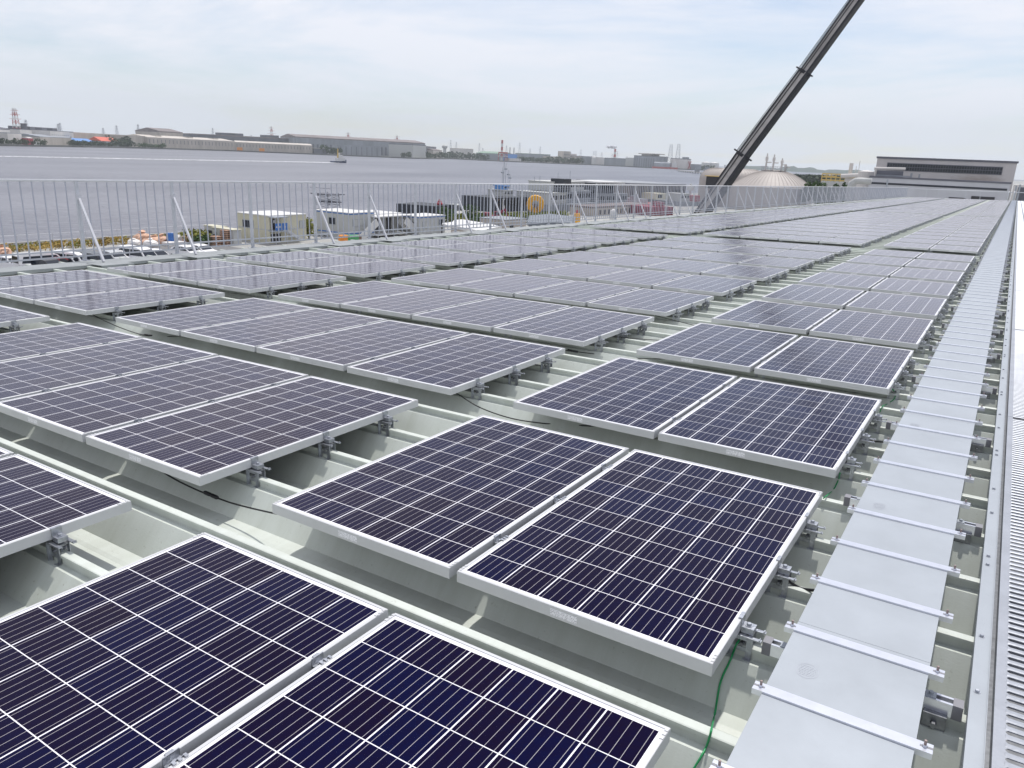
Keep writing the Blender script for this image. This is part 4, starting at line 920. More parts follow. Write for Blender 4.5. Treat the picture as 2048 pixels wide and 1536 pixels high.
# ---- domed tanks
def tank(label, px, D_, wpx, pyrim, pytop, round_, gear):
    P = WD(px, 360, D_); r = wpx/2*D_/F_PX*1.03; zr = zat(px, pyrim, P)-GROUND_Z; zt = zat(px, pytop, P)-GROUND_Z
    t = thing('gas_tank', label, 'tank', (P.x, P.y, GROUND_Z)); prof_ = [(r, 0), (r, zr*0.6), (r, zr)]
    for k in range(1, 13):
        a_ = k/12*PI/2
        prof_.append((max(0.2, r*math.cos(a_)**round_), zr+(zt-zr)*math.sin(a_)) if round_ < 1 else (max(0.2, r*(1-k/12)), zr+(zt-zr)*(1-(1-k/12)**2)))
    part('shell', MB().lathe([(prof_[0]), (prof_[1]), (prof_[2])], 64), M['tank'], t); part('dome', MB().lathe(prof_[2:], 64), M['tank'], t)
    b = MB()
    for k in range(56):                              # dome ribs
        a_ = 2*PI*k/56; pts = [(q[0]*math.cos(a_), q[0]*math.sin(a_), q[1]+0.05) for q in prof_[2:-2]]
        b.tube(pts, 0.055, 4)
    part('ribs', b, M['tank'], t)
    b = MB(); R_ = r*0.30; zt2 = zt
    b.lathe([(R_, zt-0.9), (R_, zt-0.3)], 20); part('crown_ring', b, M['dark'], t)
    b = MB()
    for k in range(16):
        a_ = 2*PI*k/16; b.bar((R_*math.cos(a_), R_*math.sin(a_), zt-0.3), (R_*math.cos(a_), R_*math.sin(a_), zt+0.9), 0.10)
        a2 = 2*PI*(k+1)/16
        for zz_ in (0.35, 0.9): b.bar((R_*math.cos(a_), R_*math.sin(a_), zt+zz_), (R_*math.cos(a2), R_*math.sin(a2), zt+zz_), 0.09)
    part('crown_railing', b, M['galv'], t)
    b = MB()
    for (x, y_, h_) in gear:
        b.lathe([(0.28, zt-0.2), (0.28, zt+h_*0.55), (0.42, zt+h_*0.56), (0.42, zt+h_*0.8), (0.2, zt+h_*0.82), (0.2, zt+h_)], 10, (x, y_, 0)); b.bar((x, y_, zt+h_*0.45), (x+1.4, y_+0.3, zt+h_*0.45), 0.3)
    part('valve_stack', b, M['bld_white'], t)
    return t, r, zr, zt
t, r, zr, zt = tank('large beige domed tank with ribbed roof and valve stacks right of the crane boom', 1545, 250, 142, 374, 339.5, 1.2, ((-2.2, -1, 4.6), (-0.1, -1, 4.4), (2.4, -1.2, 3.4), (3.2, 0.5, 1.8)))
t, r, zr, zt = tank('beige tank with rounded shoulders partly hidden behind the crane boom', 1466, 265, 118, 362, 336.5, 0.42, ((-0.5, -1, 3.5), (1.6, 0, 3.2)))
b = MB(); b.box(-r*0.45, r*0.15, -r-1.6, -r*0.80, zr*0.70, zr+1.2); part('stair_house', b, M['dark'], t)
b = MB(); b.box(-r*0.5, r*0.2, -r-1.9, -r*0.7, zr+1.25, zr+1.45); part('platform', b, M['pipe_yellow'], t)
b = MB(); b.tube([(r*0.35, -r*0.2, zt), (r*0.35, -r*0.2, zt+9)], 0.09, 5); part('antenna', b, M['galv'], t)

# ---- pipes, trees and the grey works at the far right
pb = WD(1722, 372, 235); pv = thing('process_pipe', 'fat grey pipe bending down left of the big grey works building', 'pipe', (pb.x, pb.y, GROUND_Z)); zc = zat(1722, 361.5, pb)-GROUND_Z
b = MB(); b.tube([(-2.8, 0, 0), (-2.8, 0, zc-2.2), (-2.5, 0, zc-0.9), (-1.6, 0, zc-0.1), (-0.4, 0, zc), (2.4, 0, zc-0.1)], 0.85, 16); part('pipe_run', b, M['panel_grey'], pv, True)
pk0 = WD(1641, 372, 330); pk1 = WD(1716, 372, 330)
t, L, H = hall('pipe_rack', 'yellow steel pipe rack between the domed tank and the grey works', 'pipe rack', pk0, pk1, 8, GROUND_Z, zat(1680, 366, pk0), M['panel_grey'], M['panel_grey'])
b = MB()
for k in range(9): b.bar((L*k/8, 0.4, H), (L*k/8, 0.4, H+3.2), 0.35)
for zz_ in (0.9, 2.0, 3.2): b.bar((0, 0.4, H+zz_), (L, 0.4, H+zz_), 0.45)
b.box(L*0.05, L*0.4, 0, 5, H+2.2, H+2.5); part('pipe_frame', b, M['pipe_yellow'], t)
b = MB(); b.tube([(L*0.5, -1, H+2.6), (L*1.0, -1, H+3.2), (L*1.02, -1, H+3.2)], 0.8, 10); b.box(L*0.62, L*0.95, 0, 6, H+0.4, H+2.0); b.tube([(L*0.74, 3, H), (L*0.74, 3, H+7.5)], 0.7, 8); b.tube([(L*0.88, 3, H), (L*0.88, 3, H+6.5)], 0.12, 6); b.tube([(L*0.95, 3, H), (L*0.95, 3, H+8.5)], 0.12, 6); part('process_unit', b, M['bld_white'], t)
def tree(label, px, D_, wpx, pytop, mtl='leaf', n=900, s=0.42):
    P = WD(px, 370, D_); P.z = GROUND_Z; h = zat(px, pytop, P)-GROUND_Z; r = wpx/2*D_/F_PX
    t = thing('tree', label, 'tree', P); b = MB(); b.tube([(0, 0, 0), (0.1, 0, h*0.35), (0.15, 0.1, h*0.7)], [0.32, 0.24, 0.1], 8)
    for k in range(6): a_ = k*1.05; b.tube([(0.1, 0, h*(0.35+0.05*k)), (math.cos(a_)*r*0.6, math.sin(a_)*r*0.6, h*(0.6+0.05*k))], [0.12, 0.03], 5)
    part('trunk', b, M['bark'], t); b = MB()
    for k in range(9):
        a_ = k*2.4; q = random.uniform(0.1, 0.55); leaves(b, (math.cos(a_)*r*q, math.sin(a_)*r*q, h*random.uniform(0.45, 0.82)), r*0.5, r*0.5, h*0.18, n//9, s)
    part('crown', b, M[mtl], t); return t
TG = 'trees before the grey works'
tree('bushy green tree just right of the domed tank', 1617, 240, 30, 361, n=1100); tree('round green tree below the yellow pipe rack', 1644, 232, 34, 359.5, n=1200); tree('lower green tree right of the round tree under the pipe rack', 1668, 238, 26, 364); tree('small green tree left of the fat grey pipe', 1692, 238, 18, 362)
mb = MB()
for k in range(260):
    px = random.uniform(1575, 1700); P = WD(px, 358, 900+random.uniform(-60, 120)); h = zat(px, 350.5+(px-1590)*0.03, P)-GROUND_Z
    leaves(mb, (P.x, P.y, GROUND_Z+h*0.5), 9, 9, h*0.5, 26, 2.6)
solo('tree_belt', mb, M['leaf_far'], 'dark green wood behind the domed tank and yellow pipe rack', 'trees', kind='stuff')

def works_mat():
    mt = mat('grey works cladding with rust stain', (0.50, 0.48, 0.475), 0.7, vscale=0.12, var=0.10, stretch=(1, 1, 0.25)); t_ = mt.node_tree; b_ = t_.nodes['Principled BSDF']; src = b_.inputs['Base Color'].links[0].from_socket
    tcn = N(t_, 'ShaderNodeTexCoord'); mpn = N(t_, 'ShaderNodeMapping'); mpn.inputs['Location'].default_value = (-27.5*0.115, 0, -9.2*0.22); mpn.inputs['Scale'].default_value = (0.115, 0.0, 0.22); t_.links.new(tcn.outputs['Object'], mpn.inputs[0])
    ln = N(t_, 'ShaderNodeVectorMath'); ln.operation = 'LENGTH'; t_.links.new(mpn.outputs[0], ln.inputs[0])
    nz = N(t_, 'ShaderNodeTexNoise'); nz.inputs['Scale'].default_value = 0.6; t_.links.new(tcn.outputs['Object'], nz.inputs[0])
    r_ = N(t_, 'ShaderNodeValToRGB'); e_ = r_.color_ramp.elements; e_[0].position = 0.12; e_[0].color = (1, 1, 1, 1); e_[1].position = 1.0; e_[1].color = (0, 0, 0, 1)
    t_.links.new(Mth(t_, 'ADD', ln.outputs['Value'], Mth(t_, 'MULTIPLY', Mth(t_, 'SUBTRACT', nz.outputs[0], 0.5), 0.5)), r_.inputs[0])
    mxn = N(t_, 'ShaderNodeMix', data_type='RGBA'); t_.links.new(Mth(t_, 'MULTIPLY', r_.outputs[0], 0.8), mxn.inputs[0]); t_.links.new(src, mxn.inputs[6]); mxn.inputs[7].default_value = (0.17, 0.10, 0.06, 1); t_.links.new(mxn.outputs[2], b_.inputs['Base Color'])
    return mt
A = WD(1746, 368, 266); B = WD(2022, 383, 266)
zt_ = (zat(1755, 310.5, A)+zat(2030, 325.5, B))/2
t, L, H = hall('works_building', 'big grey works building with two dark ribbon windows beyond the roof end', 'building', A, B, 45, GROUND_Z, zt_-0.5, works_mat(), M['bld_dark'], over=0.25, rt=0.55)
zl = lambda py, px: zat(px, py, A.lerp(B, (px-1745)/281))-GROUND_Z
w1, w0_ = zl(330.5, 1880), zl(343.5, 1880)
wf = MB(); wf.box(L*0.082, L*0.912, -0.12, 0.05, w0_-0.2, w1+0.2); wfo = part('window_band', wf, M['bld_dark'], t)
b = MB(); zm = (w0_+w1)/2
for k in range(44):
    xa = L*0.085+k*L*0.825/44
    for q, (za, zb) in enumerate(((w0_, zm-0.09), (zm+0.09, w1))): b.box(xa+0.05, xa+L*0.825/44-0.05, -0.16, -0.121, za, zb)
part('panes', b, M['glass'], wfo)
b = MB(); b.box(L*0.78, L*0.885, -2.0, -0.06, zl(369, 1975)-0.9, zl(369, 1975)+0.5); part('rusty_hood', b, M['rust'], t)
# lower wing in front
z2 = zl(360.2, 1870)
A2 = WD(1737, 372, 252); B2 = WD(2017, 388, 252)
t2, L2, H2 = hall('works_building', 'lower front wing of the grey works with a long dark window strip', 'building', A2, B2, 9.5, GROUND_Z, zat(1870, 361, A2.lerp(B2, 0.47)), mat('pale grey works cladding', (0.50, 0.51, 0.54), 0.65, vscale=0.15, var=0.08, stretch=(1, 1, 0.25)), M['bld_dark'], over=0.15, rt=0.5)
z3 = lambda py: zat(1870, py, A2.lerp(B2, 0.47))-GROUND_Z
b = MB(); b.box(L2*0.0+0.2, L2*0.985, -0.1, 0.05, z3(374.2), z3(370.2)); wb = part('window_band', b, M['bld_dark'], t2)
b = MB()
for k in range(70): b.box(L2*0.006+k*L2*0.978/70+0.05, L2*0.006+(k+1)*L2*0.978/70-0.05, -0.14, -0.101, z3(374.0), z3(370.4))
part('panes', b, M['glass'], wb)
b = MB(); b.box(L2*0.755, L2*0.915, -0.15, 0.05, z3(398), z3(388)); part('gate_opening', b, M['dark'], t2)
b = MB(); b.box(L2*0.60, L2*0.72, -0.15, 0.05, z3(397), z3(392.5)); part('gate_opening', b, M['dark'], t2)
# roof plant on the lower wing
b = MB(); b.box(L2*0.04, L2*0.235, 3, 8, H2+0.5, H2+2.1); part('roof_plant', b, M['bld_dark'], t2)
b = MB(); b.tube([(L2*0.015, 3.4, H2+2.6), (L2*0.25, 3.4, H2+2.75)], 0.42, 10); b.tube([(L2*0.03, 3.4, H2), (L2*0.03, 3.4, H2+2.6)], 0.35, 8); part('roof_duct', b, M['bld_white'], t2)
b = MB(); b.box(L2*0.04, L2*0.31, 1.0, 1.8, H2+0.6, H2+0.9); b.box(L2*0.295, L2*0.31, 0.8, 2.0, H2+0.5, H2+1.7); b.box(L2*0.355, L2*0.368, 0.8, 2.0, H2+0.5, H2+1.5); part('roof_vent', b, M['bld_grey'], t2)
P = WD(1732, 350, 262); b = MB(); b.lathe([(2.2, 0), (2.2, zat(1732, 343, P)-GROUND_Z), (0.6, zat(1732, 340.5, P)-GROUND_Z)], 16)
solo('silo', b, M['bld_white'], 'pale round silo top behind the left end of the grey works wing', 'silo', (P.x, P.y, GROUND_Z))
for px0, px1, py, D_, w_, lab in ((2024, 2050, 371, 420, 'bld_white', 'pale block with pipes right of the grey works'), (2034, 2075, 377, 300, 'bld_dark', 'dark block at the far right edge behind the end railing')):
    A3 = WD(px0, 385, D_); B3 = WD(px1, 387, D_); hall('works_building', lab, 'building', A3, B3, 20, GROUND_Z, zat(px0, py, A3), M[w_])
for px, py, lab in ((2029, 371, 'left pale post right of the grey works'), (2036, 369, 'right pale post right of the grey works')):
    P = WD(px, 390, 160); solo('lamp_post', MB().lathe([(0.16, 0), (0.13, zat(px, py, P)-GROUND_Z)], 8), M['galv_light'], lab, 'post', (P.x, P.y, GROUND_Z), group='posts right of the works')
# ================================================================== NEAR BANK (seen through the railing)
# ---- grass strip along the quay
mb = MB()
y = 12.0
while y < 66:
    for _ in range(10):
        leaves(mb, (random.uniform(-93.8, -89.8), y+random.uniform(0, 1.2), GROUND_Z+random.uniform(0.1, 0.3)), 0.9, 0.9, 0.38, 16, 0.16, 0 if random.random() < 0.72 else 1)
    y += 1.0
solo('verge_grass', mb, [M['grass'], M['leaf_yellow']], 'yellowish tall grass along the quay edge behind the parked cars', 'grass', kind='stuff')
mb = MB()
for k in range(24): mb.tube([(-95.2, 20+k*4, GROUND_Z+0.3), (-95.2, 20+k*4, GROUND_Z+1.25)], 0.04, 5)
mb.tube([(-95.2, 20, GROUND_Z+1.2), (-95.2, 112, GROUND_Z+1.2)], 0.035, 5)
solo('quay_rope_fence', mb, M['galv_fence'], 'thin pale rail along the quay edge in front of the river', 'rail')
# ---- cars
def car(col, P, rz, label, kind='car'):
    t = thing('parked_car' if kind == 'car' else 'parked_van', label, 'car' if kind == 'car' else 'van', (P[0], P[1], GROUND_Z+0.02), rz, 'vehicles parked by the quay')
    L, Wd = (4.4, 1.75) if kind == 'car' else (4.5, 1.75); hw = Wd/2
    if kind == 'car':
        bd = [(-2.2, 0.35), (2.15, 0.35), (2.2, 0.62), (2.05, 0.80), (1.05, 0.95), (-1.75, 0.98), (-2.15, 0.90)]; cb = [(-1.75, 0.98), (1.05, 0.95), (0.30, 1.42), (-0.2, 1.49), (-1.0, 1.47), (-1.55, 1.30)]
    else:
        bd = [(-2.25, 0.38), (2.2, 0.38), (2.25, 0.75), (1.85, 1.02), (-2.25, 1.05)]; cb = [(-2.22, 1.05), (1.80, 1.02), (1.15, 1.72), (0.6, 1.86), (-2.0, 1.88), (-2.18, 1.75)]
    def loft(pf, w0, w1, grow=0.0, zmid=None):
        b = MB(); n_ = len(pf); zs = [p[1] for p in pf]; z0, z1 = min(zs), max(zs); vs = []
        for s in (-1, 1):
            for x, z in pf: f = (z-z0)/(z1-z0); vs.append((x, s*(w0+(w1-w0)*f+grow), z))
        b.add(vs, [tuple(range(n_)), tuple(range(2*n_-1, n_-1, -1))]+[(i, n_+i, n_+(i+1) % n_, (i+1) % n_) for i in range(n_)]); return b
    part('body', loft(bd, hw, hw*0.95), M[col], t)
    part('cabin', loft(cb, hw*0.93, hw*0.74), M[col], t)
    # side, front and rear glass set just proud of the cabin
    zA, zB = (1.02, 1.38) if kind == 'car' else (1.10, 1.68)
    b = MB(); z0, z1 = (0.95, 1.49) if kind == 'car' else (1.02, 1.88)
    def yat(z): return hw*(0.93+(0.74-0.93)*(z-z0)/(z1-z0))+0.012
    def fx(pl, z):
        (xa, za), (xb, zb) = pl; return xa+(xb-xa)*(z-za)/(zb-za)
    fr_ = (cb[1], cb[2]); rr_ = (cb[0], cb[-1])
    for s in (-1, 1):
        for xa0, xa1, xb0, xb1 in (((fx(rr_, zA)+0.25), -0.35, fx(rr_, zB)+0.42, -0.35), (-0.25, fx(fr_, zA)-0.18, -0.25, fx(fr_, zB)-0.16)):
            b.add([(xa0, s*yat(zA), zA), (xa1, s*yat(zA), zA), (xb1, s*yat(zB), zB), (xb0, s*yat(zB), zB)], [(0, 1, 2, 3)])
    part('side_window', b, M['glass'], t)
    b = MB(); b.add([(fx(fr_, zA)+0.015, -yat(zA)*0.9, zA), (fx(fr_, zA)+0.015, yat(zA)*0.9, zA), (fx(fr_, zB)+0.015, yat(zB)*0.9, zB), (fx(fr_, zB)+0.015, -yat(zB)*0.9, zB)], [(0, 1, 2, 3)]); part('windscreen', b, M['glass'], t)
    b = MB(); b.add([(fx(rr_, zA)-0.015, -yat(zA)*0.86, zA), (fx(rr_, zA)-0.015, yat(zA)*0.86, zA), (fx(rr_, zB)-0.015, yat(zB)*0.86, zB), (fx(rr_, zB)-0.015, -yat(zB)*0.86, zB)], [(3, 2, 1, 0)]); part('rear_window', b, M['glass'], t)
    for x in (-1.35, 1.38):
        for s in (-1, 1): b = MB(); b.tube([(x, s*(hw-0.2), 0.31), (x, s*(hw+0.01), 0.31)], 0.31, 14); part('wheel', b, M['rubber'], t)
    return t
zc = GROUND_Z+1.2
for px, py, col, kind, rz, lab in (
    (62, 521, 'car_white', 'car', 0.1, 'white car nearest the left end of the quay, beside the grass'), (22, 519, 'car_white', 'car', 0.2, 'white car at the very left edge behind the railing'),
    (82, 511.5, 'car_white', 'van', 1.5, 'long white van parked along the grass left of the first brace'), (118, 520, 'car_red', 'car', 1.5, 'dark red car behind the white cars at the left'),
    (98, 525, 'car_black', 'car', 0.2, 'black car right of the red car, low behind the cover strip'), (150, 509.5, 'car_white', 'van', 0.2, 'white delivery van left of the black car by the first brace'),
    (153, 519.5, 'car_silver', 'car', 0.1, 'silver car in front of the white delivery van'), (190, 511.5, 'car_black', 'van', 0.15, 'black minivan just left of the first brace foot'), (228, 508, 'car_silver', 'car', 0.1, 'silver grey car right of the black minivan'),
    (252, 506, 'car_white', 'car', 0.15, 'white car between silver car and the long white van'), (276, 499.5, 'car_white', 'van', 0.15, 'white van in front of the peach coloured sacks'), (312, 505, 'car_white', 'car', 0.1, 'white car right of the white van before the sacks'),
    (375, 497, 'car_white', 'car', 0.15, 'white car left of the wooden pallets by the second brace'), (402, 494.5, 'car_white', 'car', 0.15, 'white car just in front of the wooden pallets')):
    car(col, W(px, py, zc if kind == 'car' else zc+0.4), rz+PI/2*0, lab, kind)
car('car_silver', (-74.0, 101.5), 1.6, 'silver car under the white canopy roof beyond the site office')
# ---- bulk bags, drums, tarps, pallets
def bag(P, s, m_, label, squash=0.72):
    s *= 0.82; b = MB(); prof_ = [(0.40*s, 0), (0.50*s, 0.08*s), (0.55*s, 0.25*s*squash), (0.54*s, 0.45*s*squash), (0.50*s, 0.65*s*squash), (0.42*s, 0.80*s*squash), (0.28*s, 0.90*s*squash), (0.12*s, 0.97*s*squash), (0.07*s, 1.05*s*squash), (0.15*s, 1.2*s*squash)]
    b.lathe(prof_, 26); out = []
    for x, y, z in b.v:
        q = Vector((x+P[0], y+P[1], z)); k = 1+0.28*mnoise.noise(q*1.7)+0.20*mnoise.noise(q*4.5)
        fx_, fy_ = abs(x)**0.75*s**0.25*(1 if x > 0 else -1), abs(y)**0.75*s**0.25*(1 if y > 0 else -1)      # squarish sack
        out.append((fx_*k, fy_*k, z*(1+0.18*mnoise.noise(q*2.3))))
    b.v = out
    solo('bulk_bag', b, M[m_], label, 'sack', (P[0], P[1], GROUND_Z), group='bulk bags by the quay')
for px, py, s, m_, lab in ((286, 483, 1.9, 'sack', 'peach coloured bulk bag with a tied top, leftmost by the grass'), (297, 489, 1.5, 'sack', 'peach bulk bag in front of the leftmost tied one'), (310, 487, 1.6, 'sack', 'peach bulk bag in the middle of the row before the drums'), (324, 486, 1.6, 'sack', 'peach bulk bag just left of the blue drums'), (302, 492, 1.4, 'tarp', 'whitish bulk bag low in front of the peach bags'), (365, 482, 1.5, 'tarp', 'white bulk bag just right of the blue drums'), (376, 483, 1.4, 'sack', 'peach bulk bag farthest right, beside the yellow bush'), (268, 490, 1.3, 'tarp', 'white bulk bag left of the peach tied bag'), (4, 510, 1.6, 'sack', 'orange bulk bag at the left edge behind the railing')):
    bag(W(px, py+1.5, GROUND_Z), s, m_, lab)
for px, lab in ((339, 'left blue drum by the quay'), (345, 'middle blue drum by the quay'), (352, 'right blue drum by the quay')):
    P = W(px, 489, GROUND_Z); solo('drum', MB().lathe([(0.29, 0), (0.29, 0.3), (0.31, 0.31), (0.29, 0.33), (0.29, 0.6), (0.31, 0.61), (0.29, 0.63), (0.29, 0.95), (0.26, 0.97)], 14), M['blue'], lab, 'drum', (P.x, P.y, GROUND_Z+0.45), group='blue drums')
P = W(345, 490.5, GROUND_Z); b = MB(); b.box(-0.5, 0.8, -1.1, 1.4, 0, 0.44); solo('crate', b, M['tarp'], 'low white crate carrying the blue drums', 'crate', (P.x, P.y, GROUND_Z))
for i, (px, py, nl, lab) in enumerate(((434, 487, 5, 'low stack of brown wooden pallets left before the grey sheds'), (455, 486, 8, 'taller stack of brown wooden pallets before the grey sheds'))):
    P = W(px, py+4, GROUND_Z); b = MB()
    for k in range(nl):
        for s in (-0.55, 0, 0.55): b.box(-0.55, 0.55, s-0.06, s+0.06, k*0.24, k*0.24+0.14, 0)
        for q in range(5): b.box(-0.55+q*0.25, -0.45+q*0.25, -0.62, 0.62, k*0.24+0.142, k*0.24+0.20, 1)
    solo('pallet_stack', b, [M['rust'], M['sack']], lab, 'pallets', (P.x, P.y, GROUND_Z), 0.2)
def bush(label, px, py, w, h, m_='leaf', n=500, s=0.2, D_=None):
    P = W(px, py, GROUND_Z) if D_ is None else WD(px, py, D_); t = thing('bush', label, 'bush', (P.x, P.y, GROUND_Z)); b = MB()
    for k in range(6): a_ = k*1.05; b.tube([(0, 0, 0), (math.cos(a_)*w*0.3, math.sin(a_)*w*0.3, h*0.6)], [0.06, 0.02], 5)
    part('stem', b, M['bark'], t); b = MB()
    for k in range(6): a_ = k*2.4; q = 0.28 if k else 0; leaves(b, (math.cos(a_)*w*q, math.sin(a_)*w*q, h*(0.45+0.07*(k % 3))), w*0.32, w*0.32, h*0.38, n//6, s)
    part('foliage', b, M[m_], t)
bush('yellow green bush left of the grey sheds', 392, 487, 3.4, 2.0, 'leaf_yellow'); bush('darker green bush against the small grey shed', 411, 490, 2.6, 1.3, 'leaf'); bush('yellow leafed bush between the cream office and the grey office', 618, 478, 2.0, 3.2, 'leaf_yellow')
bush('green bush at the end of the grey site office', 894, 452, 3.4, 3.6, 'leaf'); bush('low pale green bush right of the office bush', 912, 449, 3.2, 1.6, 'leaf_yellow'); bush('dark green bush before the barge with the red machine', 943, 446, 3.4, 3.8, 'leaf'); bush('bright green bushes under the red machine', 968, 455, 4.2, 2.4, 'leaf'); bush('bright green bush right of the red machine', 985, 456, 3.2, 2.0, 'leaf'); bush('low green bush before the grey blue flat roof, left', 1030, 452, 3.5, 1.4, 'leaf'); bush('low green bush before the grey blue flat roof, right', 1066, 449, 3.5, 1.6, 'leaf')
mb = MB()
for k in range(700):
    px = random.uniform(900, 1130); P = W(px, 432-(px-1000)*0.03+random.uniform(0, 8), GROUND_Z)
    leaves(mb, (P.x, P.y, GROUND_Z+0.35), 1.5, 1.5, 0.5, 10, 0.3, 0 if random.random() < 0.4 else 1)
solo('verge_grass', mb, [M['leaf'], M['leaf_yellow']], 'green and yellow weeds on the bank below the barges', 'grass', kind='stuff')

# ---- site cabins: volumes aligned with the quay; corner at (xc, yc), east face along +y, south face along -x
def cabin(name, label, cat, xc, yc, lx, ly, zt_, wall, roofm, band=None, rt=0.12):
    t = thing(name, label, cat, (xc, yc, GROUND_Z)); H = zt_-GROUND_Z; b = MB(); b.box(-lx, 0, 0, ly, 0, H)
    x = -lx                                            # raised panel joints
    while x < -0.2: b.box(x, x+0.05, -0.02, 0, 0.1, H-0.1); x += 0.95
    y_ = 0.0
    while y_ < ly-0.2: b.box(0, 0.02, y_, y_+0.05, 0.1, H-0.1); y_ += 0.95
    part('wall', b, M[wall], t)
    b = MB(); b.box(-lx-0.1, 0.1, -0.1, ly+0.1, H+0.005, H+rt); part('roof', b, M[roofm], t)
    if band:
        for zz_ in band:
            b = MB(); b.box(-lx-0.04, 0.04, -0.04, ly+0.04, H-zz_-0.16, H-zz_); part('band', b, M['blue'], t)
    return t, H
def win_s(t, x0, x1, z0, z1): # window on the south face
    b = MB(); b.box(x0, x1, -0.06, 0.02, z0, z1); f = part('window', b, M['galv_light'], t); b = MB(); xm = (x0+x1)/2
    b.box(x0+0.06, xm-0.03, -0.075, -0.061, z0+0.06, z1-0.06); b.box(xm+0.03, x1-0.06, -0.075, -0.061, z0+0.06, z1-0.06); part('pane', b, M['glass'], f)
def win_e(t, y0, y1, z0, z1, g='glass'):
    b = MB(); b.box(-0.02, 0.06, y0, y1, z0, z1); f = part('window', b, M['galv_light'], t); b = MB(); ym = (y0+y1)/2
    b.box(0.061, 0.075, y0+0.06, ym-0.03, z0+0.06, z1-0.06); b.box(0.061, 0.075, ym+0.03, y1-0.06, z0+0.06, z1-0.06); part('pane', b, M[g], f)
# cream two-storey cabin
xc = -80.5; c0 = onx(538, 430, xc); yc = c0.y; zt_ = zat(538, 433, c0); lx = xc-ony(474, 440, yc).x; ly = onx(612, 440, xc).y-yc
t, H = cabin('site_cabin', 'cream two-storey site cabin with a white roof and outside stair', 'site cabin', xc, yc, lx, ly, zt_, 'cream', 'white_paint'); st = H/2
win_s(t, -lx*0.82, -lx*0.48, H-1.75, H-0.75); win_e(t, ly*0.80, ly*0.97, H-1.75, H-0.75, 'panel_grey')
b = MB(); b.box(0.0, 0.06, ly*0.05, ly*0.17, st+0.05, H-0.35); part('door', b, M['dark'], t)
b = MB(); b.box(0.062, 0.075, ly*0.09, ly*0.13, st+0.9, st+1.25); part('door_notice', b, M['white_paint'], t)
b = MB(); b.box(0.0, 1.3, -0.2, ly*0.30, st-0.15, st); b.box(0.0, 1.35, -0.25, ly*0.34, H-0.10, H); part('landing', b, M['galv_light'], t)
b = MB(); b.box(1.26, 1.31, -0.15, ly*0.13, st+0.05, st+0.95); b.box(1.26, 1.31, ly*0.155, ly*0.29, st+0.05, st+0.95); pb_ = part('sign_panel', b, M['blue'], t)
b = MB()
for y_, z in ((ly*0.0, st+0.5), (ly*0.045, st+0.68), (ly*0.045, st+0.35), (ly*0.085, st+0.5)): b.box(1.311, 1.325, y_-0.05, y_+0.12, z-0.09, z+0.09)
b.box(1.311, 1.325, ly*0.20, ly*0.25, st+0.42, st+0.5); part('sign_mark', b, M['white_paint'], pb_)
b = MB(); a0 = Vector((1.0, ly*0.30, st)); a1 = Vector((1.0, ly*0.72, 0.3)); rr = 10
for k in range(rr): q = a0.lerp(a1, k/rr); b.box(0.35, 1.25, q.y, q.y+0.24, q.z-0.03, q.z)
for x in (0.35, 1.25): b.bar((x, a0.y, a0.z), (x, a1.y, a1.z), 0.06, 0.2); b.bar((x, a0.y, a0.z+1.0), (x, a1.y, a1.z+1.0), 0.05)
for k in range(6):
    q = a0.lerp(a1, k/5); b.bar((1.25, q.y, q.z), (1.25, q.y, q.z+1.0), 0.04)
for y_ in (-0.1, ly*0.29): b.bar((1.25, y_, 0), (1.25, y_, H-0.1), 0.06)
part('stair', b, M['galv_fence'], t)
b = MB(); b.box(0, 0.03, 0, ly, st-0.06, st+0.06); b.box(-lx, 0, -0.03, 0, st-0.06, st+0.06); part('floor_joint', b, M['panel_grey'], t)
b = MB(); b.box(0.0, 0.05, ly*0.02, ly*0.28, 0.2, st-0.5); part('ground_door', b, M['dark'], t)
# grey sheds
for px, py, px0, px1, dx, wall, lab in ((466, 461, 424, 480, 0.0, 'panel_grey', 'small grey shed with pale roof left of the cream cabin'), (438, 455, 409, 446, -3.6, 'panel_grey', 'smaller grey shed behind the pallets, left of the other shed')):
    x_ = -81.5+dx; c0 = onx(px, py, x_); lx = x_-ony(px0, py, c0.y).x; ly = onx(px1, py, x_).y-c0.y
    t, H = cabin('site_shed', lab, 'shed', x_, c0.y, lx, max(ly, 1.2), zat(px, py, c0), wall, 'cream', None, 0.10)
    if dx == 0.0:
        for f in (0.95, 0.62, 0.42): b = MB(); b.box(-lx*f, -lx*f+lx*0.16, -0.05, 0.02, 0.1, H-0.45); part('door', b, M['glass'], t); b = MB(); b.box(-lx*f+0.1, -lx*f+lx*0.10, -0.07, -0.051, 1.1, 1.6); part('door_notice', b, M['white_paint'], t)
    else: b = MB(); b.box(-lx*0.85, -lx*0.35, -0.05, 0.02, H-0.9, H-0.5); part('window', b, M['glass'], t)
# grey office, two stepped wings with blue bands
x_ = -78.2; c0 = onx(700, 427, x_); zA = zat(700, 427.5, c0); lx = x_-ony(628, 420, c0.y).x; ly = onx(748, 427, x_).y-c0.y
t, H = cabin('site_office', 'left wing of the long pale grey site office with blue bands and white roof', 'site office', x_, c0.y, lx, ly, zA, 'panel_grey', 'white_paint', (0.0, 2.72))
win_s(t, -lx*0.58, -lx*0.40, H-1.75, H-0.75); win_e(t, ly*0.1, ly*0.5, H-1.8, H-0.8, 'panel_grey'); win_s(t, -lx*0.97, -lx*0.84, H-4.7, H-3.3); win_s(t, -lx*0.74, -lx*0.64, H-4.4, H-3.4); yA1 = c0.y+ly
x2_ = -76.3; c1_ = onx(838, 434, x2_); zB = zat(838, 434.5, c1_); lx2 = x2_-ony(797, 431, c1_.y).x; ly2 = onx(890, 434, x2_).y-c1_.y
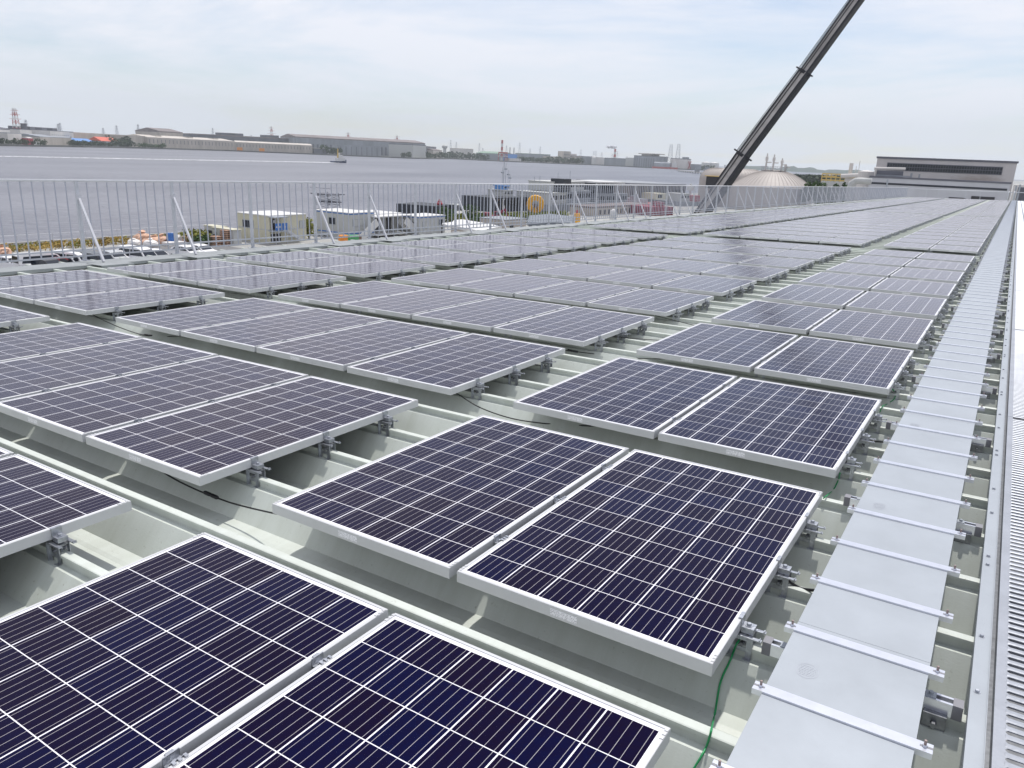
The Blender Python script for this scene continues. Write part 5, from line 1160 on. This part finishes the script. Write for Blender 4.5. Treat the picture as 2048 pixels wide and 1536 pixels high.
t, H = cabin('site_office', 'right wing of the long pale grey site office with blue bands and white roof', 'site office', x2_, c1_.y, lx2, ly2, zB, 'panel_grey', 'white_paint', (0.0, 2.72))
win_s(t, -lx2*0.40, -lx2*0.10, H-1.75, H-0.75); win_e(t, ly2*0.12, ly2*0.35, H-1.75, H-0.75, 'panel_grey'); win_e(t, ly2*0.75, ly2*0.9, H-1.4, H-0.5)
t, H = cabin('site_office', 'recessed dark middle bay of the grey site office between the white stairs', 'site office', x_-1.6, yA1+0.05, 6.0, c1_.y-yA1-0.1, (zA+zB)/2-0.1, 'panel_grey', 'white_paint', (0.0,))
ly3 = c1_.y-yA1
for f in (0.22, 0.55): b = MB(); b.box(0, 0.05, ly3*f, ly3*f+1.0, H-2.5, H-0.5); part('door', b, M['dark'], t)
b = MB(); b.box(0, 0.05, ly3*0.1, ly3*0.9, 0.2, H-3.0); part('ground_opening', b, M['dark'], t)
b = MB(); b.box(0.05, 2.6, -0.6, ly3*0.8, H-2.75, H-2.6); b.box(0.05, 2.7, -0.8, ly3*0.9, H-0.12, H+0.02); part('canopy', b, M['white_paint'], t)
for y0_, y1_ in ((-0.4, -5.2), (ly3*0.72, ly3*0.72+4.4)):
    b = MB(); b.bar((2.62, y0_, H-0.7), (2.62, y1_, H-3.7), 0.06, 1.15); b.bar((1.4, y0_, H-0.7), (1.4, y1_, H-3.7), 0.06, 1.15)
    for k in range(8): q = k/8; b.box(1.4, 2.6, y0_+(y1_-y0_)*q-0.12, y0_+(y1_-y0_)*q+0.12, H-1.2-3.0*q-0.03, H-1.2-3.0*q)
    part('stair_cover', b, M['white_paint'], t)
for y_ in (-0.3, ly3*0.4, ly3*0.75): b = MB(); b.bar((2.6, y_, 0), (2.6, y_, H-2.7), 0.10); part('column', b, M['galv_fence'], t)
for px, m_, lab in ((686, 'orange', 'orange skip container before the grey site office'), (697, 'green_paint', 'left green skip container before the grey site office'), (708, 'green_paint', 'right green skip container before the grey site office'), (714, 'rust', 'brown skip container at the foot of the white stair')):
    P = onx(px, 470, -74.0); b = MB(); b.box(-0.5, 0.5, -0.4, 0.4, 0.15, 0.8); b.box(-0.56, 0.56, -0.46, 0.46, 0.801, 0.88)
    for s in (-0.3, 0, 0.3): b.box(s-0.04, s+0.04, -0.45, -0.401, 0.15, 0.8)
    solo('skip_container', b, M[m_], lab, 'container', (P.x, P.y, zat(px, 468.5, P)-1.0), 1.2, 'small skip containers')
# scaffold beacon behind the office
P = WD(656, 420, 128); zt_ = zat(655, 385, P); t = thing('scaffold_tower', 'thin lattice scaffold tower with two platforms behind the grey site office', 'scaffold', (P.x, P.y, GROUND_Z)); H = zt_-GROUND_Z; b = MB(); w = 1.5
for sx in (-1, 1):
    for sy in (-1, 1): b.bar((sx*w, sy*w, 0), (sx*w*0.8, sy*w*0.8, H), 0.09)
for k in range(7):
    z = H*(k+1)/7.5; ww = w*(1-0.2*z/H)
    for a_, c_ in (((-1, -1), (1, -1)), ((1, -1), (1, 1)), ((1, 1), (-1, 1)), ((-1, 1), (-1, -1))): b.bar((a_[0]*ww, a_[1]*ww, z), (c_[0]*ww, c_[1]*ww, z), 0.06); b.bar((a_[0]*ww, a_[1]*ww, z-H/7.5), (c_[0]*ww, c_[1]*ww, z), 0.05)
part('frame', b, M['lattice'], t)
b = MB()
for z, e_ in ((zat(655, 387.5, P)-GROUND_Z, 2.2), (zat(655, 403, P)-GROUND_Z, 1.8)): b.box(-e_, e_, -e_*0.7, e_*0.7, z-0.10, z+0.04); b.bar((-e_, -e_*0.7, z+0.9), (e_, -e_*0.7, z+0.9), 0.05)
part('platform', b, M['bld_dark'], t)
# low roofs in front of the right wing
def flat_roof(label, pts, z, th, roofm, wall):
    pg = [W(px, py, z) for px, py in pts]; t = thing('low_building', label, 'building', (0, 0, 0)); pl = [(p.x, p.y) for p in pg]
    ar = sum(pl[i][0]*pl[(i+1) % len(pl)][1]-pl[(i+1) % len(pl)][0]*pl[i][1] for i in range(len(pl)))
    if ar < 0: pl = pl[::-1]
    c_ = Vector((sum(p[0] for p in pl)/len(pl), sum(p[1] for p in pl)/len(pl))); inn = [(c_.x+(p[0]-c_.x)*0.95, c_.y+(p[1]-c_.y)*0.95) for p in pl]
    part('wall', MB().prism(inn, GROUND_Z, z-th-0.002), M[wall], t); part('roof', MB().prism(pl, z-th, z), M[roofm], t); return t
flat_roof('low building with a wide white flat roof before the barge with the red machine', [(908, 440), (925, 438.5), (1004, 452), (960, 462), (900, 449)], -6.6, 0.35, 'white_paint', 'bld_beige')
t = thing('canopy', 'open white canopy roof sheltering a silver car, right of the grey office', 'canopy', (0, 0, 0)); pg = [W(*q, -7.6) for q in ((884, 447), (905, 444.5), (960, 456.5), (925, 462))]; pl = [(p.x, p.y) for p in pg]
if sum(pl[i][0]*pl[(i+1) % 4][1]-pl[(i+1) % 4][0]*pl[i][1] for i in range(4)) < 0: pl = pl[::-1]
part('roof', MB().prism(pl, -7.75, -7.55), M['white_paint'], t); b = MB()
for p in pl: b.bar((p[0], p[1], GROUND_Z), (p[0], p[1], -7.76), 0.12)
part('column', b, M['dark'], t)
flat_roof('low building with a blue grey flat roof and dark edge below the yellow reel', [(1058, 431), (1100, 427.5), (1150, 433), (1150, 445), (1055, 445)], -6.4, 0.4, 'roof_slate', 'bld_dark')
P = W(1012, 441, -8.2); t, H = cabin('site_shed', 'grey brown shed with two dark windows under the weeds', 'shed', P.x, P.y, 5, 6, -8.2, 'bld_beige', 'bld_grey'); win_s(t, -2.2, -1.0, 0.8, 1.9); win_e(t, 1, 2.2, 0.8, 1.9)
# ---- barges and work boats at the bank
def barge(label, px0, px1, pyd, D0, D1, dep, m_, zdeck=None, fences=True):
    A, B = WD(px0, pyd, D0), WD(px1, pyd, D1); zd = zdeck if zdeck is not None else zat(px0, pyd, A)
    t = thing('barge', label, 'barge', (A.x, A.y, WATER_Z), math.atan2(B.y-A.y, B.x-A.x)); L = math.hypot(B.x-A.x, B.y-A.y); H = zd-WATER_Z
    b = MB(); b.extr([(0.6, -1), (dep-0.6, -1), (dep, 1.5), (dep, H), (0, H), (0, 1.5)], 'x', 0, L)
    n_ = int(L/2.0)
    for k in range(n_+1): b.box(L*k/max(1, n_)*0.98, L*k/max(1, n_)*0.98+0.25, -0.25, 0, 0.5, H)
    part('hull', b, M[m_], t)
    if fences:
        b = MB()
        for k in range(n_+1): b.bar((L*k/max(1, n_), 0.2, H), (L*k/max(1, n_), 0.2, H+1.1), 0.06)
        for zz_ in (0.6, 1.1): b.bar((0, 0.2, H+zz_), (L, 0.2, H+zz_), 0.05)
        part('deck_rail', b, M['galv_fence'], t)
    return t, L, H
t, L, H = barge('black sided empty barge with a small red float, right of the grey office', 871, 910, 412.5, 158, 166, 9, 'hull_dark')
b = MB(); b.lathe([(0.5, H), (0.65, H+0.3), (0.3, H+0.9), (0.1, H+1.2)], 10, (L*0.42, 1.0, 0)); part('float', b, M['red_paint'], t)
t, L, H = barge('long thin pontoon between the black barge and the work boat', 905, 965, 410.5, 185, 192, 4, 'panel_grey')
b = MB(); b.box(L*0.58, L*0.70, 0.2, 3.6, -0.5, H-0.1); part('piles', b, M['hull_dark'], t)
def deckhouse(t, x0, x1, y0, y1, z0, z1, m_='white_paint', nw=4, nm='deckhouse'):
    b = MB(); b.box(x0, x1, y0, y1, z0, z1); b.box(x0-0.2, x1+0.2, y0-0.2, y1+0.2, z1, z1+0.18); o = part(nm, b, M[m_], t)
    b = MB(); w = (x1-x0)/nw
    for k in range(nw): b.box(x0+w*(k+0.18), x0+w*(k+0.82), y0-0.05, y0+0.01, z0+(z1-z0)*0.45, z0+(z1-z0)*0.82)
    part('window', b, M['glass'], o); return o
t, L, H = barge('dark work boat with tyre fenders and grey wheelhouse behind the yellow reel', 992, 1056, 396, 176, 186, 10, 'hull_dark')
b = MB()
for k in range(6): b.tube([(L*(0.08+0.16*k), -0.5, H-1.0), (L*(0.08+0.16*k), -0.3, H-1.0)], 0.7, 12)
part('tyre_fender', b, M['rubber'], t); b = MB(); b.box(L*0.17, L*0.24, -0.33, -0.26, H-3.2, H-0.2); part('white_board', b, M['white_paint'], t); b = MB(); b.box(L*0.03, L*0.11, -0.33, -0.26, H-1.6, H-0.3); part('rusty_plate', b, M['rust'], t)
deckhouse(t, L*0.58, L*0.86, 3, 8, H, H+1.3, 'panel_grey', 6); deckhouse(t, L*0.66, L*0.80, 4, 7, H+1.5, H+2.3, 'roof_blue', 4)
b = MB(); b.bar((L*0.74, 5, H+2.3), (L*0.74, 5, zat(1042, 322, (t.location.x+12, t.location.y+12))-WATER_Z), 0.10)
for f, hh in ((0.80, 7.5), (0.88, 6), (0.70, 6.5), (0.94, 5)): b.bar((L*f, 5, H), (L*f, 5, H+hh), 0.07); b.box(L*f-0.3, L*f+0.3, 4.8, 5.2, H+hh*0.8, H+hh*0.8+0.3)
part('mast', b, M['galv_light'], t)
# yellow reel
P = WD(1070, 425, 172); P.z = GROUND_Z; rO = hp(P, 17.5); t = thing('cable_reel', 'big bright yellow ring shaped reel standing on the bank', 'reel', (P.x, P.y, GROUND_Z), 0.55)
zc = zat(1070, 408, P)-GROUND_Z; b = MB(); nn = 40; rI = rO*0.42; wd_ = rO*0.9; vs = []
for k in range(nn):
    a_ = 2*PI*k/nn; c_, s_ = math.cos(a_), math.sin(a_)
    for rr_, yy in ((rI, -wd_/2), (rO*0.96, -wd_/2), (rO, -wd_/2+0.12), (rO, wd_/2-0.12), (rO*0.96, wd_/2), (rI, wd_/2)): vs.append((rr_*c_, yy, zc+rr_*s_))
b.add(vs, [(6*k+j, 6*k+(j+1) % 6, 6*((k+1) % nn)+(j+1) % 6, 6*((k+1) % nn)+j) for k in range(nn) for j in range(6)]); part('ring', b, M['yellow'], t)
b = MB()
for s in (-1, 1):
    b.bar((s*rO*0.55, -wd_*0.55, 0), (s*rO*0.12, -wd_*0.55, zc-rI*0.4), 0.22); b.bar((s*rO*0.55, wd_*0.55, 0), (s*rO*0.12, wd_*0.55, zc-rI*0.4), 0.22)
b.tube([(0, -wd_*0.56, zc-rI*0.35), (0, wd_*0.56, zc-rI*0.35)], 0.35, 10); part('stand', b, M['rust'], t)
# red machine
P = W(984, 438, GROUND_Z+0.8); t = thing('tracked_machine', 'dark red drilling machine with folded arm on the bank below the barge', 'machine', (P.x, P.y, GROUND_Z), 0.9)
b = MB()
for s in (-1.3, 1.3): b.extr([(-2.2, 0.35), (-1.8, 0), (1.8, 0), (2.2, 0.35), (2.2, 0.65), (1.8, 0.95), (-1.8, 0.95), (-2.2, 0.65)], 'y', s-0.3, s+0.3)
part('track', b, M['rubber'], t); b = MB(); b.box(-2.2, 1.8, -1.5, 1.5, 1.0, 2.4); b.box(-2.4, -0.8, -1.4, 1.4, 2.41, 3.2); part('body', b, M['dark_red'], t)
b = MB(); b.box(0.4, 1.9, -1.4, -0.2, 2.41, 3.6); part('cab', b, M['dark_red'], t); b = MB(); b.box(0.55, 1.92, -1.42, -0.4, 2.7, 3.4); part('window', b, M['glass'], t)
b = MB(); b.bar((1.6, 0.6, 2.2), (4.2, 0.6, 4.2), 0.5, 0.6); b.bar((4.2, 0.6, 4.2), (5.4, 0.6, 1.4), 0.4, 0.5); part('arm', b, M['dark_red'], t)
t.scale = (0.62, 0.62, 0.62)
# vessels right of the reel
t, L, H = barge('grey work vessel with stacked deckhouses right of the yellow reel', 1100, 1196, 411, 182, 205, 14, 'bld_grey')
deckhouse(t, L*0.05, L*0.35, 0.6, 10, H, H+2.6, 'panel_grey', 4); deckhouse(t, L*0.38, L*0.98, 2, 11, H, H+2.7, 'bld_grey', 9); deckhouse(t, L*0.26, L*0.90, 3, 10, H+2.9, H+5.0, 'panel_grey', 10)
b = MB(); b.box(L*0.27, L*0.42, 0.5, 4, H+2.9, H+5.9); part('bridge', b, M['hull_dark'], t)
b = MB()
for k in range(12): b.bar((L*(0.05+0.08*k), 0.4, H+2.8), (L*(0.05+0.08*k), 0.4, H+4.0), 0.07)
for zz_ in (3.4, 4.0): b.bar((L*0.05, 0.4, H+zz_), (L*0.95, 0.4, H+zz_), 0.06)
for f in (0.1, 0.2, 0.55, 0.8): b.bar((L*f, 6, H+2.8), (L*f, 6, H+6.0+2*f), 0.08)
part('railing', b, M['galv_light'], t)
t, L, H = barge('dark windowed work vessel with a white top deck left of the tall grey shed', 1196, 1262, 410, 205, 216, 14, 'hull_dark')
deckhouse(t, L*0.02, L*0.95, 1, 11, H, H+2.6, 'bld_grey', 10); deckhouse(t, L*0.05, L*0.62, 2, 10, H+2.8, H+5.2, 'hull_dark', 7)
b = MB(); b.box(L*0.03, L*0.9, 1.5, 11, H+5.4, H+5.8); part('top_deck', b, M['white_paint'], t)
for k in range(7): b = MB(); b.bar((L*(0.05+0.13*k), 1.6, H+2.6), (L*(0.05+0.13*k), 1.6, H+5.4), 0.12); part('stanchion', b, M['galv_light'], t)
P = WD(1226, 436, 150); zt_ = zat(1226, 417.5, P)-GROUND_Z; r = hp(P, 7); solo('water_tank', MB().lathe([(r, 0), (r, zt_*0.8), (r*0.9, zt_*0.88), (r*0.55, zt_*0.96), (r*0.1, zt_)], 20), M['white_paint'], 'small white domed water tank in front of the work vessels', 'tank', (P.x, P.y, GROUND_Z), smooth=False)
P = WD(1153, 432, 150); b = MB(); b.box(-0.6, 0.6, -0.5, 0.5, 0, zat(1153, 426.5, P)-GROUND_Z); b.box(-0.5, 0.5, -0.4, 0.4, zat(1153, 426.5, P)-GROUND_Z, zat(1153, 420, P)-GROUND_Z-0.6); t = solo('generator', b, M['yellow'], 'small yellow generator with a red beacon left of the white water tank', 'generator', (P.x, P.y, GROUND_Z))
part('beacon', MB().lathe([(0.2, zat(1153, 420, P)-GROUND_Z-0.58), (0.2, zat(1153, 420, P)-GROUND_Z)], 8), M['red_paint'], t)
# tall grey shed and red decks
A, B = WD(1258, 400, 240), WD(1369, 400, 258); zt_ = zat(1300, 366.8, A.lerp(B, 0.4))
t, L, H = hall('storage_shed', 'tall grey brown ribbed shed standing beside the dock with red decks', 'shed', A, B, 25, GROUND_Z, zt_-0.5, M['shed_brown'], M['bld_grey'], rt=0.5)
b = MB(); k = 0.2
while k < L: b.box(k, k+0.25, -0.12, 0, 0, H-0.1); k += 0.9
part('wall_rib', b, M['bld_dark'], t); b = MB(); b.box(L*0.80, L*0.97, -0.16, -0.121, 0, H*0.78); part('gate_opening', b, M['dark'], t)
b = MB(); b.box(L*0.20, L*0.42, -6, -0.13, H*0.30, H*0.62); o = part('annex', b, M['cream'], t); b = MB(); b.box(L*0.24, L*0.31, -6.06, -6.01, H*0.38, H*0.55); part('window', b, M['glass'], o)
t, L, H = barge('flat barge with a pinkish red deck in front of the tall grey shed', 1256, 1325, 409.5, 215, 232, 12, 'tower_red')
b = MB(); b.box(L*0.3, L*0.36, 1, 3, H, H+2.2); b.box(L*0.55, L*0.75, 2, 8, H, H+1.2); part('deck_gear', b, M['galv_light'], t)
t, L, H = barge('dark red hulled barge right of the pinkish deck', 1300, 1345, 414, 190, 196, 8, 'dark_red')
b = MB(); b.box(L*0.55, L*0.7, 1, 3, H, H+0.7); b.box(L*0.75, L*0.9, 2, 5, H, H+1.0); part('deck_gear', b, M['dark_red'], t)
t, L, H = barge('grey barge with red deck gear left of the shouldered tank', 1362, 1404, 404, 240, 250, 10, 'bld_grey')
deckhouse(t, L*0.1, L*0.5, 1, 6, H, H+2.2, 'panel_grey', 3); b = MB(); b.box(L*0.7, L*0.95, 0.5, 6, H, H+1.8); part('deck_gear', b, M['red_paint'], t)
b = MB(); b.bar((L*0.78, 3, H), (L*0.78, 3, H+5.2), 0.5); b.box(L*0.73, L*0.83, 2, 4, H+3.2, H+4.4); part('white_mast', b, M['white_paint'], t)
t, L, H = hall('low_building', 'low grey quay buildings behind the red barges', 'building', WD(1185, 428, 178), WD(1300, 424, 205), 6, GROUND_Z, GROUND_Z+1.7, M['bld_beige'], M['roof_brown'])
for k in range(14): pane(t, L*(0.03+0.07*k), L*(0.06+0.07*k), 0.3, 1.3, 'dark', 'opening')
# ---- haze over the river and works
hm = bpy.data.materials.new('thin river haze'); hm.use_nodes = True; ht = hm.node_tree; ht.nodes.clear()
ho = N(ht, 'ShaderNodeOutputMaterial'); hv = N(ht, 'ShaderNodeVolumePrincipled'); hv.inputs['Color'].default_value = (0.88, 0.95, 1.0, 1); hv.inputs['Density'].default_value = 0.00012; hv.inputs['Anisotropy'].default_value = 0.0
ht.links.new(hv.outputs[0], ho.inputs['Volume'])
mb = MB(); mb.box(-6300, 6300, -2900, 6400, WATER_Z-5, 330); hz = link('haze', mb.mesh('haze', hm)); hz["kind"] = 'stuff'; hz["label"] = 'thin bluish haze over the river and the far shore'; hz["category"] = 'haze'
# ------------------------------------------------------------------ set the roof things on the real, gently falling roof
R4 = ROOF.to_4x4()
for o in ROOFTHINGS: o.matrix_basis = R4 @ o.matrix_basis
